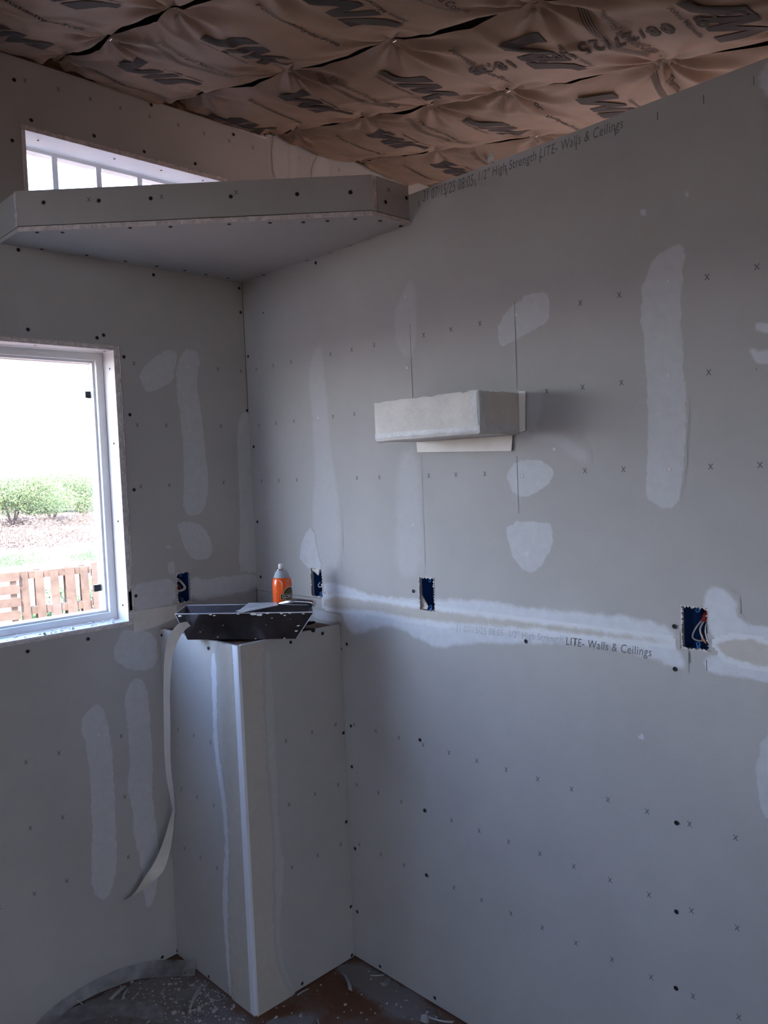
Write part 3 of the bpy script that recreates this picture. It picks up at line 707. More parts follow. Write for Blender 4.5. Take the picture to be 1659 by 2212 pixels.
patch([(575,180),(585,500),(590,700),(630,950),(645,1100),(655,1240),(640,1400),(640,1600),(655,1800),(675,2050),(690,2050),(672,1800),(665,1500),(675,1240),(655,950),(612,700),(606,400),(604,180)], 'PL', COMPW, ped, RG, .004, ulim=(PY+.002, -.01), zmax=PT-.002)
patch([(700,110),(880,110),(905,400),(925,700),(935,1000),(950,1200),(975,1360),(945,1600),(940,1830),(1020,2020),(1010,2080),(840,2200),(790,2200)], 'PR', COMPT, ped, RG, .006, ulim=(PX+.002, -.01), zmax=PT)
patch([(862,160),(900,160),(930,800),(945,1200),(978,1360),(950,1600),(945,1840),(1020,2010),(1015,2040),(930,1840),(925,1500),(915,1100),(880,700)], 'PR', COMPF, ped, RG, .006, ulim=(PX+.002, -.01), zmax=PT)
mb = MB()
for p in [(696,1368),(738,1401),(627,1387),(741,1583),(747,1775),(757,1958),(759,2063),(652,2124)]: disc(mb, PLW(*p, y=PY), Vector((0, -1, 0)))
for p in [(451,1400),(383,2053),(452,2109),(350,1372)]: disc(mb, PRW(*p, x=PX), Vector((-1, 0, 0)))
mb.make('drywall_screws', HOLE, ped, kind='stuff')
mb = MB()
for z in (.4064, .6096, .8128):
    for x in (-.245, -.14, -.04): xmark(mb, Vector((x, PY-.0004, z)), Vector((0, -1, 0)), .0078)
    for y in (-.09, -.19, -.29): xmark(mb, Vector((PX-.0004, y, z)), Vector((-1, 0, 0)), .0078)
mb.make('stencil_marks', FAINT, ped, kind='stuff')
mb = MB()   # torn paper along the top rims
for i in range(60):
    y = PY+.45*i/60; mb.prism([(PX-.0005, y, PT-.001), (PX-.002*random.random(), y+.003, PT+random.uniform(.001, .0028)), (PX-.0005, y+.008, PT-.001)], (.0012, 0, 0))
    x = PX+.39*i/60; mb.prism([(x, PY-.0005, PT+.001), (x+.003, PY-.002*random.random(), PT+random.uniform(.0015, .003)), (x+.007, PY-.0005, PT+.001)], (0, .0012, 0))
mb.make('torn_paper_rim', GYP, ped, kind='stuff')
# ==================================================================== CORNER SOFFIT
ZS0, ZS1 = 2.354, 2.465
sof = thing('corner_soffit', 'grey drywall soffit box across the upper corner with a slanted front, above the pedestal', 'soffit', (-.2, -.2, ZS0))
A_, B_, C_, D_ = (-.845, -.146), (-.147, -.851), (-.845, -.001), (-.001, -.853)
mb = MB(); mb.prism([(-.001, -.001, ZS0), (C_[0], C_[1], ZS0), (A_[0], A_[1], ZS0), (B_[0], B_[1], ZS0), (D_[0], D_[1], ZS0)], (0, 0, .0125)); mb.make('bottom_panel', DRY, sof)
zf0, zf1 = ZS0+.0145, ZS1
def vert(poly, m, name, lab=None):
    mb = MB(); mb.prism([(x, y, zf0) for x, y in poly], (0, 0, zf1-zf0)); return mb.make(name, m, sof, label=lab)
vert([A_, B_, (-.129, -.851), (-.845, -.128)], DRY, 'front_panel')
vert([(-.1275, -.853), (-.001, -.853), (-.001, -.8405), (-.1275, -.8405)], DRY, 'side_panel')
vert([(-.845, -.1265), (-.845, -.001), (-.8325, -.001), (-.8325, -.14)], DRY, 'side_panel')
e1 = .0012
vert([(-.845-e1, -.1455), (-.845, -.1455), (-.845, -.1285), (-.845-e1, -.1285)], GYP, 'raw_drywall_edge')
vert([(-.1462, -.851-e1), (-.1295, -.851-e1), (-.1295, -.851), (-.1462, -.851)], GYP, 'raw_drywall_edge')
mb = MB()
def edge_strip(p, q, n, z, hgt, cnt):
    p, q = Vector(p), Vector(q)
    for i in range(cnt):
        a1 = p.lerp(q, i/cnt); b1 = p.lerp(q, (i+1)/cnt); w1 = random.uniform(.0004, .002)
        mb.hexa([(a1.x, a1.y, z), (b1.x, b1.y, z), (b1.x+n[0]*w1, b1.y+n[1]*w1, z), (a1.x+n[0]*w1, a1.y+n[1]*w1, z), (a1.x, a1.y, z+hgt), (b1.x, b1.y, z+hgt), (b1.x+n[0]*w1, b1.y+n[1]*w1, z+hgt), (a1.x+n[0]*w1, a1.y+n[1]*w1, z+hgt)])
edge_strip(A_, B_, (-.71, -.70), ZS0-.0006, .0125, 50); edge_strip(B_, D_, (0, -1), ZS0-.0006, .0125, 12)
mb.make('raw_drywall_edge', GYP, sof)
mb = MB(); mb.prism([(-.002, -.002, zf1-.016), (-.83, -.002, zf1-.016), (-.83, -.12, zf1-.016), (-.13, -.838, zf1-.016), (-.002, -.838, zf1-.016)], (0, 0, .012)); mb.make('top_board', PLYW, sof)
mb = MB(); dn = Vector((-.71064, -.70356, 0)).normalized(); dd = dn.dot(Vector((A_[0], A_[1], 0)))
for p in [(95,438),(214,434),(326,429),(499,425),(642,420),(757,416)]: disc(mb, on(*p, dn, dd), dn)
for p in [(832,437),(877,428)]: disc(mb, PLW(*p, y=-.853), Vector((0, -1, 0)))
for p in [(80,501),(135,501),(281,491),(368,489),(495,483),(583,480),(655,479),(707,476),(767,472),(821,476),(865,487),(799,517),(759,530),(715,545),(665,562),(625,577),(570,593),(493,600),(445,592),(399,583),(339,574),(271,563),(187,550),(90,537)]:
    disc(mb, PZ(*p, z=ZS0), Vector((0, 0, -1)))
mb.make('drywall_screws', HOLE, sof, kind='stuff')
mb = MB()
for p in ((192, 431), (349, 425), (510, 416), (840, 410)): xmark(mb, on(*p, dn, dd)+dn*.0004, dn, .007)
mb.make('stencil_marks', FAINT, sof, kind='stuff')
# ==================================================================== SMALL WALL BOX
bx = thing('wall_box', 'skim-coated drywall box projecting from the right wall at head height', 'wall box', (-.08, -1.03, 1.726))
bw, ya, yb, za, zb = -.165, -.845, -1.218, 1.726, 1.834
def rounded(mbx, name, m, parent, w, seg=3, **k):
    o = mbx.make(name, m, parent, **k); bm = bmesh.new(); bm.from_mesh(o.data)
    bmesh.ops.bevel(bm, geom=bm.edges[:], offset=w, segments=seg, affect='EDGES', profile=.5); bm.to_mesh(o.data); bm.free()
    for p in o.data.polygons: p.use_smooth = True
    return o
mb = MB(); mb.box((bw, yb, za), (-.0015, ya, za+.0127)); rounded(mb, 'bottom_panel', SKIM, bx, .005)
def jag_panel(axis, t0, t1, ua, ub, z0, z1, name, n=60):
    mb = MB(); top = []
    for i in range(n+1):
        u = ua+(ub-ua)*i/n; top.append((u, z1+.0045*noise.noise((u*40, 1.3, t0*9))+0.002*noise.noise((u*150, 2, t0))))
    poly = [(ua, z0)]+top+[(ub, z0)] if False else None
    for i in range(n):
        (u0_, za_), (u1_, zb_) = top[i], top[i+1]
        P = [(u0_, z0), (u1_, z0), (u1_, zb_), (u0_, za_)]
        for T_ in (t0, t1): mb.add([Vector((T_, u, z)) if axis == 'x' else Vector((u, T_, z)) for u, z in P], [(0, 1, 2, 3)])
        mb.add([Vector((t, u, z)) if axis == 'x' else Vector((u, t, z)) for t, u, z in ((t0, u0_, za_), (t1, u0_, za_), (t1, u1_, zb_), (t0, u1_, zb_))], [(0, 1, 2, 3)])
    for u in (ua, ub): mb.add([Vector((t, u, z)) if axis == 'x' else Vector((u, t, z)) for t, z in ((t0, z0), (t1, z0), (t1, z1), (t0, z1))], [(0, 1, 2, 3)])
    return mb.make(name, SKIM, bx)
jag_panel('x', bw, bw+.0125, yb+.0005, ya, za+.0128, zb, 'front_panel')
jag_panel('y', yb, yb+.0125, bw+.013, -.0015, za+.0128, zb, 'side_panel')
jag_panel('y', ya-.0125, ya, bw+.013, -.0015, za+.0128, zb, 'side_panel')
mb = MB(); mb.box((bw+.013, yb+.013, zb-.02), (-.002, ya-.013, zb-.012)); mb.make('top_board', PLYW, bx)
# paper tapes: rounded on the outer edges, hanging loose at the inner corners
def arc_tape(name, p0, p1, c0, n0, n1, lab=None, flange=.018, r=.010, m=SKIM, seg=6):
    """tape folded round an outside edge: c0 edge point start, edge direction p1-p0, outward normals n0,n1"""
    p0, p1, n0, n1 = Vector(p0), Vector(p1), Vector(n0), Vector(n1); prof = []
    ctr = -n0*r-n1*r; off_ = .0016
    prof.append(-n1*flange+n0*off_)
    for i in range(seg+1):
        a_ = math.pi/2*i/seg; prof.append(ctr+n0*(r+off_)*math.cos(a_)+n1*(r+off_)*math.sin(a_))
    prof.append(-n0*flange+n1*off_)
    mb = MB(); n = len(prof); N_ = 14
    for j in range(N_+1):
        q = p0.lerp(p1, j/N_)
        for i, v in enumerate(prof):
            mb.v.append(q+v+(n0+n1)*.0006*noise.noise(q*60+v*50))
    for j in range(N_):
        for i in range(n-1): mb.f.append((j*n+i, j*n+i+1, (j+1)*n+i+1, (j+1)*n+i))
    return mb.make(name, m, bx, smooth=True, label=lab)
TAPEG = mat('skimmed_tape', (.60, .60, .58), .4, var=.1, scale=30, bump=.3)
arc_tape('edge_tape', (bw, ya, za), (bw, yb, za), 0, (-1, 0, 0), (0, 0, -1), flange=.022, r=.012, m=TAPEG)
arc_tape('edge_tape', (bw, yb, za), (-.004, yb, za), 0, (0, -1, 0), (0, 0, -1), flange=.022, r=.012, m=TAPEG)
arc_tape('edge_tape', (bw, yb, za+.012), (bw, yb, zb-.002), 0, (-1, 0, 0), (0, -1, 0), flange=.022, r=.007, m=TAPEG)
mb = MB(); p = [PRW(*q) for q in ((901, 950), (1109, 940), (1108, 974), (905, 977))]
mb.prism([(-.003, p[0].y, za-.001), (-.003, p[1].y, za-.001), (-.006, p[2].y, p[2].z), (-.006, p[3].y, p[3].z)], (-.001, 0, 0))
mb.make('inner_tape', PAPER, bx, label='cream paper tape under the box')
mb = MB(); p = [PRW(*q) for q in ((1122, 845), (1138, 845), (1138, 930), (1124, 934))]
mb.prism([(-.003, p[0].y, p[0].z), (-.006, p[1].y, p[1].z), (-.006, p[2].y, p[2].z), (-.003, p[3].y, p[3].z)], (-.001, 0, 0))
mb.make('inner_tape', PAPER, bx, label='cream paper tape beside the box')
# ==================================================================== ELECTRICAL BOXES
def ebox(rect, axis, label, wires):
    a, b, c, d = rect; g = .006; a, b, c, d = a-g, b+g, c-g, d+g; D0, D1, w = .0085, .070, .0022
    cu, cz = (a+b)/2, (c+d)/2
    T = (lambda t, u, z: Vector((t, u, z))) if axis == 'x' else (lambda t, u, z: Vector((u, t, z)))
    if axis == 'x': D0 = .0132
    else: D0 = .0132
    root = thing('outlet_box', label, 'outlet box', T(D0, cu, c), group='blue electrical boxes in the drywall')
    m1 = MB()
    def bb(u0_, u1_, z0_, z1_, t0, t1, mm=None):
        M_ = mm if mm else m1
        M_.hexa([T(t, u, z) for z in (z0_, z1_) for t, u in ((t0, u0_), (t1, u0_), (t1, u1_), (t0, u1_))])
    bb(a, a+w, c, d, D0, D1); bb(b-w, b, c, d, D0, D1); bb(a+w, b-w, c, c+w, D0, D1); bb(a+w, b-w, d-w, d, D0, D1); bb(a+w, b-w, c+w, d-w, D1-w, D1)
    m1.make('box_shell', BLUE, root)
    for zc, s in ((c+.0155, 1), (d-.0155, -1)):
        me_ = MB(); pts = []
        for i in range(13):
            an = 2*math.pi*i/12; pts.append(T(D0+.002, cu+.0042*math.cos(an), zc+.0042*math.sin(an)))
        me_.tube(pts, .0016, 6, False)
        bb(cu-.004, cu+.004, zc-s*.011 if s > 0 else zc+.004, zc-.004 if s > 0 else zc+.011, D0+.001, D0+.004, me_)
        me_.make('screw_ear', BLUEL, root)
    for pts, rad, m_ in wires:
        mw = MB(); P = [T(t, cu+u, cz+z) for t, u, z in pts]
        Q = []
        for i in range(len(P)-1):
            p0, p1, p2, p3 = P[max(0, i-1)], P[i], P[i+1], P[min(len(P)-1, i+2)]
            for s in range(5):
                t_ = s/5; Q.append(.5*((2*p1)+(p2-p0)*t_+(2*p0-5*p1+4*p2-p3)*t_*t_+(3*p1-p0-3*p2+p3)*t_**3))
        Q.append(P[-1]); mw.tube(Q, rad, 8); mw.make('wire' if m_ is not REDP else 'wire_nut', m_, root)
    return root
WW = lambda *p: (list(p), .0019, WIREW)
ebox(EB_L, 'y', 'blue electrical box left of the room corner, near the window, with a bent white cable', [
    WW((.05, -.012, .034), (.03, .002, .025), (.016, .016, -.002), (.02, .004, -.014), (.04, -.022, -.016)),
    WW((.05, -.016, .032), (.03, -.002, .023), (.018, .012, -.001), (.024, .001, -.011), (.04, -.022, -.012)),
    ([(.045, -.01, .012), (.03, -.004, .0), (.028, .0, -.006)], .006, REDP),
    WW((.04, -.02, .01), (.03, -.014, -.01), (.03, -.018, -.03)), ([(.05, -.01, -.01), (.03, -.005, -.03), (.045, .01, -.042)], .002, WIREK)])
ebox(EBR[0], 'x', 'blue electrical box closest to the corner, right of the orange can', [
    WW((.045, -.024, .0), (.02, .004, -.018), (.016, .012, -.012), (.03, .018, -.004)), ([(.05, -.02, -.02), (.03, .0, -.03), (.05, .012, -.04)], .0018, WIREK)])
ebox(EBR[1], 'x', 'blue electrical box on the right wall below the wall box, second from the corner', [
    WW((.05, -.014, -.01), (.03, -.018, -.028), (.02, -.026, -.04)), WW((.05, -.02, -.005), (.028, -.024, -.025), (.03, -.02, -.042)), ([(.05, -.01, .02), (.035, -.02, -.01), (.03, -.022, -.04)], .0018, WIREK)])
ebox(EBR[2], 'x', 'blue electrical box nearest the camera at far right, with white and copper wires', [
    WW((.04, -.004, .02), (.02, .008, -.005), (.018, .014, -.026), (.03, .0, -.034), (.045, -.01, -.028)),
    WW((.04, -.008, .018), (.022, -.002, -.004), (.016, -.010, -.024)), WW((.04, -.014, .02), (.022, -.014, -.006), (.018, -.022, -.032)), WW((.045, -.018, .018), (.026, -.02, -.012), (.018, -.027, -.034)),
    ([(.05, -.014, .034), (.030, -.012, .026), (.026, -.010, .012)], .0065, REDP),
    ([(.04, -.002, -.012), (.024, -.006, -.022), (.018, -.014, -.034)], .0011, COPPER), ([(.04, -.004, -.010), (.022, -.009, -.024), (.018, -.017, -.036)], .0011, COPPER), ([(.04, -.006, -.012), (.024, -.004, -.026), (.02, -.012, -.030)], .0011, COPPER),
    ([(.05, .0, .0), (.03, -.02, -.005), (.02, -.028, -.02)], .002, WIREK)])
# torn flaps of drywall over two of the boxes
q = [PRW(*p, x=.004) for p in ((672, 1226), (690, 1230), (687, 1243), (680, 1236), (674, 1232))]
mb = MB(); mb.prism(q, (.004, 0, 0)); mb.make('torn_flap', GYP, wr)
q = [PRW(*p, x=.008) for p in ((911, 1286), (924, 1310), (922, 1316), (909, 1315))]
mb = MB(); mb.prism(q, (.004, 0, 0)); mb.make('torn_flap', GYP, wr)
# ==================================================================== MUD PAN, KNIFE, PENS, CAN, TAPE on the pedestal
ZT = PT-.006
zp = PT+.0035
A = PZ(405, 1382, zp); B = PZ(640, 1380, zp); ddv = (B-A).normalized(); nn = Vector((-ddv.y, ddv.x, 0))
if nn.dot(fw) < 0: nn = -nn
hp = .084; zt = zp+hp
At = PZ(375, 1328, zt); Bt = PZ(667, 1331, zt)
Lb = (B-A).length; o1 = (At-A).dot(ddv); o2 = (Bt-A).dot(ddv); of1 = (At-A).dot(nn)
def PP(s, n, z): return A+ddv*s+nn*n+Vector((0, 0, z))
wb_, wt_ = .062, .105
nf = -.016
pan = thing('mud_pan', 'dark steel drywall mud pan smeared with white plaster on the pedestal', 'mud pan', tuple(PP(Lb/2, wb_/2, 0)))
th = .0016
At0 = PP(o1, nf, hp); Bt0 = PP(o2, nf, hp); Cb0 = PZ(674, 1304, zt); Db0 = PZ(402, 1308, zt)
def tray(inset, z0):
    D_i = ddv*inset; N_i = nn*inset
    return [PP(inset, inset, z0), PP(Lb-inset, inset, z0), PP(Lb-.012-inset, wb_-inset, z0), PP(.006+inset, wb_-inset, z0), At0+D_i+N_i, Bt0-D_i+N_i, Cb0-D_i-N_i, Db0+D_i-N_i]
ou, inn = tray(0, 0), tray(th, th)
mb = MB(); mb.add(ou+inn, [(0, 1, 2, 3), (0, 4, 5, 1), (1, 5, 6, 2), (2, 6, 7, 3), (3, 7, 4, 0), (8, 11, 10, 9), (8, 9, 13, 12), (9, 10, 14, 13), (10, 11, 15, 14), (11, 8, 12, 15), (4, 12, 13, 5), (5, 13, 14, 6), (6, 14, 15, 7), (7, 15, 12, 4)])
mb.make('pan_body', PANM, pan)
mb = MB(); rim = [ou[4], ou[5], ou[6], ou[7], ou[4]]
for i in range(4): mb.tube([rim[i], rim[i+1]], .0018, 6)
for i in (0, 1): mb.tube([ou[i], ou[4+i]], .0014, 6)
mb.make('rolled_rim', STEEL, pan)
mb = MB()    # dried mud along rims and inside
def blob(c, r, n=7, flat=.4):
    vs = []; c = Vector(c)
    for k_ in range(n):
        a_ = 2*math.pi*k_/n; rr_ = r*random.uniform(.6, 1.2); vs.append(c+ddv*rr_*math.cos(a_)+Vector((0, 0, rr_*math.sin(a_)*flat)))
    mb.prism(vs, -nn*.0012)
fr = lambda s, t: PP(s*(1-t)+(o1+(o2-o1)*s/Lb)*t, nf*t-.0004, hp*t)
for s, t, r_ in ((.01, .93, .006), (.0, .62, .004), (.002, .4, .004), (.09, .97, .006), (.10, .93, .005), (.16, .98, .005), (.20, .97, .012), (.215, .93, .01), (.235, .99, .008), (.27, .97, .006), (.28, .9, .004), (.29, .98, .007), (.325, .95, .006), (.33, .5, .005), (.333, .3, .006), (.12, .55, .003), (.25, .8, .003), (.24, .55, .002), (.30, .75, .002), (.10, .1, .003), (.22, .02, .004), (.05, .3, .002), (.31, .03, .004)):
    blob(fr(s, t), r_)
mb.make('mud_spatters', MUD, pan, kind='stuff')
mb = MB()
WD = (PP(.006, wb_, 0)-Db0)/hp; WD.z = -1
for i in [q_ for q_ in range(26) if q_ % 3 != 1]:
    s = o1+.01+(o2-o1-.12)*i/26; P0 = Db0.lerp(Cb0, .04+.6*i/26)-nn*.003-Vector((0, 0, .004)); L1 = random.uniform(.015, .045)
    mb.prism([P0, P0+ddv*random.uniform(.007, .017), P0+ddv*.014+WD*L1, P0+ddv*.002+WD*L1*.7], -nn*.0012)
pl = [PP(.006, .006, .022), PP(Lb-.006, .006, .022), PP(Lb-.006, wb_-.002, .022), PP(.006, wb_-.002, .022)]
mb.prism(pl, (0, 0, .006)); mb.make('wet_mud', MUD, pan, kind='stuff')
# knife
kn = thing('taping_knife', 'steel taping knife with a rounded metal handle lying across the mud pan', 'knife', tuple(PP(Lb*.6, wt_/2, hp)))
k1 = PZ(508, 1326, zt+.002); k2 = PZ(537, 1303, zt+.010); k3 = PZ(598, 1302, zt+.012); k4 = PZ(601, 1308, zt+.009)
mb = MB(); mid = (k1+k2)/2
mb.prism([k1, k4, k3, k2], (0, 0, .0012)); BLD = mb.make('blade', STEEL, kn, label='plaster-streaked blade')
h0 = (k3+k4)/2+Vector((0, 0, .001)); h2 = PZ(680, 1303, zt+.016); hd = (h2-h0)
mb = MB(); hp_ = [h0+hd*t_+Vector((0, 0, .004*math.sin(math.pi*t_))) for t_ in (0, .1, .25, .45, .65, .82, .95, 1)]
mb.tube(hp_, [.003, .0055, .0095, .0125, .012, .011, .0115, .009], 14); o = mb.make('handle', CHROME, kn, smooth=True)
sm = MB()
for i in range(9):
    c = k1.lerp(k3, .15+.08*i)+(k2-k4)*random.uniform(-.2, .25)+Vector((0, 0, .0016)); e_ = (k3-k1).normalized(); g_ = Vector((-e_.y, e_.x, 0))
    sm.prism([c+e_*.018, c+g_*.004, c-e_*.016, c-g_*.003], (0, 0, .0006))
sm.make('mud_streaks', MUD, BLD)
# black pens behind the pan
for (p0, p1, lab) in (((655, 1361), (680, 1361), 'black marker lying on the pedestal beside the mud pan, nearer one'), ((656, 1347), (680, 1344), 'black marker with a tapered tip lying behind the nearer one on the pedestal')):
    a = PZ(*p0, ZT+.007); b = PZ(*p1, ZT+.007); d_ = (b-a).normalized(); root = thing('marker_pen', lab, 'marker', tuple((a+b)/2-Vector((0, 0, .007))))
    s0 = a-d_*.010
    if 'tapered' in lab:
        mb = MB(); mb.tube([s0, b-d_*.014, b-d_*.012, b-d_*.004, b], [.0065, .0065, .0048, .0045, .0025], 12); mb.make('barrel', BLK, root, smooth=True)
        mb = MB(); mb.tube([b-d_*.012, b-d_*.004, b+d_*.002], [.0052, .0048, .002], 12); mb.make('tip', BLK, root)
    else:
        mb = MB(); mb.tube([s0, b-d_*.03], .0062, 12); mb.make('barrel', BLK, root, smooth=True)
        mb = MB(); mb.tube([b-d_*.03, b-d_*.001, b], [.0070, .0070, .0055], 12); mb.make('cap', BLK, root)
# spray can
cr0 = .0315
best = None
for i in range(200):
    dist = 2.5+.003*i; P = CAM+ray(609, 1262)*dist
    wpx = 2*cr0*FPX/dist
    if best is None or abs(wpx-41.5) < best[0]: best = (abs(wpx-41.5), dist)
dist = best[1]; P = CAM+ray(609, 1262)*dist; cx, cy = P.x, P.y
cx = min(cx, -.04); cy = min(cy, -.04)
ztop = (CAM+ray(608, 1219)*((Vector((cx, cy, CAM.z))-CAM).dot(fw))).z
can = thing('spray_can', 'orange spray adhesive can with grey shoulder and white nozzle behind the mud pan', 'spray can', (cx, cy, ZT))
hc = ztop-ZT; Cc = (cx, cy, ZT)
mb = MB(); mb.lathe(Cc, [(cr0*.9, 0), (cr0, .004), (cr0, hc-.066), (cr0*.985, hc-.058), (cr0*.93, hc-.050), (cr0*.86, hc-.044)], 40); CBODY = mb.make('can_body', ORANGE, can, smooth=True)
mb = MB(); mb.lathe(Cc, [(cr0*.865, hc-.0445), (cr0*.80, hc-.040), (cr0*.66, hc-.029), (cr0*.50, hc-.022), (cr0*.48, hc-.019)], 40); mb.make('shoulder', CANGREY, can, smooth=True)
mb = MB(); mb.lathe(Cc, [(cr0*.50, hc-.0215), (cr0*.54, hc-.020), (cr0*.54, hc-.017), (cr0*.40, hc-.0155)], 32); mb.make('rim_ring', CHROME, can, smooth=True)
mb = MB(); mb.lathe(Cc, [(.0098, hc-.0165), (.0098, hc-.004), (.0085, hc), (.004, hc)], 24); mb.make('nozzle', NOZZLE, can, smooth=True)
camang = math.atan2(CAM.y-cy, CAM.x-cx)
def on_can(vs, fs, ang0, z0, m, name, off=.0004, ml=.004):
    """flat print wrapped round the can; +u runs to the right seen from the room"""
    vs, fs = refine(vs, fs, ml); R_ = cr0+off
    return mesh(name, [(cx+R_*math.cos(ang0+v.x/cr0), cy+R_*math.sin(ang0+v.x/cr0), z0+v.y) for v in vs], fs, m, CBODY)
la = camang+.86       # label centre, turned away to the right
zl = ZT+hc-.098
ring = [Vector((.0255*math.cos(t_), .0255*math.sin(t_), 0)) for t_ in [2*math.pi*i/28 for i in range(28)]]
on_can(ring, [tuple(range(28))], la, zl, GOLD, 'label_ring', .0003)
on_can([v*.90 for v in ring], [tuple(range(28))], la, zl, LBLACK, 'label_disc', .0005)
on_can([v*.72 for v in ring], [tuple(range(28))], la, zl, mat('label_dark_brown', (.10, .06, .02), .5), 'label_picture', .0006)
bar = lambda w, h, x=0, y=0: [Vector((x-w, y-h, 0)), Vector((x+w, y-h, 0)), Vector((x+w, y+h, 0)), Vector((x-w, y+h, 0))]
on_can(bar(.033, .0085, 0, -.006), [(0, 1, 2, 3)], la, zl, GOLD, 'label_banner', .0008)
on_can(bar(.032, .0072, 0, -.006), [(0, 1, 2, 3)], la, zl, LBLACK, 'label_banner', .0010)
v, f = textmesh('GORILLA', 1, .02); v = [q-Vector((.028, .0113, 0)) for q in fit(v, .056, .0105)]; on_can(v, f, la, zl, LWHITE, 'label_words', .0013, .003)
v, f = textmesh('SPRAY ADHESIVE', 1, .02); v = [q-Vector((.030, .042, 0)) for q in fit(v, .078, .0085)]; on_can(v, f, la, zl, LWHITE, 'label_words', .0008, .003)
for j in range(9):
    w_ = random.uniform(.003, .006); on_can(bar(w_, .0005, -.052+w_, -.004*j), [(0, 1, 2, 3)], la, zl+.004, REDP, 'label_fine_print', .0005)
on_can(bar(.03, .0003, 0, -.0235), [(0, 1, 2, 3)], la, zl, REDP, 'label_rule', .0005)
# hanging paper joint tape
edges = [((404,1343),(412,1352)),((388,1346),(403,1358)),((377,1356),(394,1368)),((366,1372),(383,1388)),((358,1398),(374,1414)),((354,1440),(370,1446)),((353,1500),(367,1500)),((354,1560),(368,1560)),((355,1620),(368,1620)),((358,1665),(370,1665)),((364,1705),(374,1700)),((372,1745),(377.5,1742)),((371,1757),(377,1760)),((364,1780),(375,1788)),((356,1808),(372,1812)),((343,1842),(367,1838)),((328,1872),(357,1872)),((312,1895),(346,1890)),((298,1918),(325,1910)),((284,1935),(300,1928)),((266,1946),(278,1941))]
Lp, Rp = [], []
for i, (l, r) in enumerate(edges):
    t_ = i/(len(edges)-1)
    if i < 4: yp = -.335+.02*i/4
    elif i < 12: yp = -.315-.0*(i-4)
    else: yp = -.315+(.300)*((i-12)/8)**1.0*1.0 if i < 20 else -.012
    Lq = PLW(*l, y=yp); v_ = ray(*r)
    # right edge: as far beyond the left edge as the tape is wide
    s_ = (Lq-CAM).dot(fw); bestd = None
    for k_ in range(0, 60):
        Q = CAM+v_*(s_+.001*k_)
        if Q.y > -.004: break
        if Q.x > PX-.003 and l[1] > 1385: break
        err = abs((Q-Lq).length-.050)
        if bestd is None or err < bestd[0]: bestd = (err, Q)
    Lp.append(Lq); Rp.append(bestd[1] if bestd else CAM+v_*s_)
def cr_interp(P, m_=5):
    Q = []
    for i in range(len(P)-1):
        p0, p1, p2, p3 = P[max(0, i-1)], P[i], P[i+1], P[min(len(P)-1, i+2)]
        for s in range(m_):
            t_ = s/m_; Q.append(.5*((2*p1)+(p2-p0)*t_+(2*p0-5*p1+4*p2-p3)*t_*t_+(3*p1-p0-3*p2+p3)*t_**3))
    Q.append(P[-1]); return Q
mb = MB(); mb.ribbon(cr_interp(Lp), cr_interp(Rp))
tape = mesh('paper_tape_strip', mb.v, mb.f, PAPER, None, smooth=True, loc=tuple(Lp[0]), label='long cream paper tape strip hanging from under the mud pan, twisted at its lower end', cat='tape')
# ==================================================================== FLOOR DEBRIS
def drape(px_, py_, h=.004):
    p = PZ(px_, py_, h)
    if p.y > -.005: p = PLW(px_, py_, -.005)
    elif p.y > PY-.001 and p.x > PX: p = PRW(px_, py_, PX-.004)
    return p
def meshtape_mat():
    m = bpy.data.materials.new('mesh_tape_film'); m.use_nodes = True; N = m.node_tree.nodes; Lk = m.node_tree.links
    b = N['Principled BSDF']; b.inputs['Base Color'].default_value = (.34, .34, .34, 1); b.inputs['Roughness'].default_value = .8
    tcn = N.new('ShaderNodeTexCoord'); n = N.new('ShaderNodeTexNoise'); n.inputs['Scale'].default_value = 25; n.inputs['Detail'].default_value = 6
    r = N.new('ShaderNodeMapRange'); r.inputs[1].default_value = .3; r.inputs[2].default_value = .7; r.inputs[3].default_value = .45; r.inputs[4].default_value = .85
    Lk.new(tcn.outputs['Object'], n.inputs['Vector']); Lk.new(n.outputs['Fac'], r.inputs[0]); Lk.new(r.outputs[0], b.inputs['Alpha']); return m
MT = meshtape_mat()
def band(name, U, Lw, lab, cat, m, group=None, h=.004):
    U = [(x*.33755, 2040+y*.33725) for x, y in U]; Lw = [(x*.33755, 2040+y*.33725) for x, y in Lw]
    u_ = cr_interp([drape(*p, h=h) for p in U], 4); l_ = cr_interp([drape(*p, h=h) for p in Lw], 4)
    mb = MB(); mb.ribbon(u_, l_)
    return mesh(name, mb.v, mb.f, m, None, smooth=True, loc=tuple(l_[len(l_)//2]), label=lab, cat=cat, group=group)
band('mesh_tape', [(230,510),(350,390),(550,260),(750,165),(950,110),(1100,98),(1255,104)], [(330,540),(450,408),(620,318),(760,262),(870,225),(1020,208),(1245,200)], 'long grey translucent tape curving along the foot of the window wall to the pedestal', 'tape', MT)
band('mesh_tape', [(330,520),(430,420),(540,380),(700,355),(860,360),(1045,400)], [(440,560),(520,500),(600,475),(720,460),(860,468),(1045,505)], 'short grey translucent tape band lying on the floor in front, with a square cut end', 'tape', MT, h=.006)
band('mesh_tape', [(1125,310),(1200,280),(1285,248)], [(1130,360),(1210,345),(1275,320)], 'small grey translucent scrap of tape near the pedestal', 'tape', MT, h=.005)
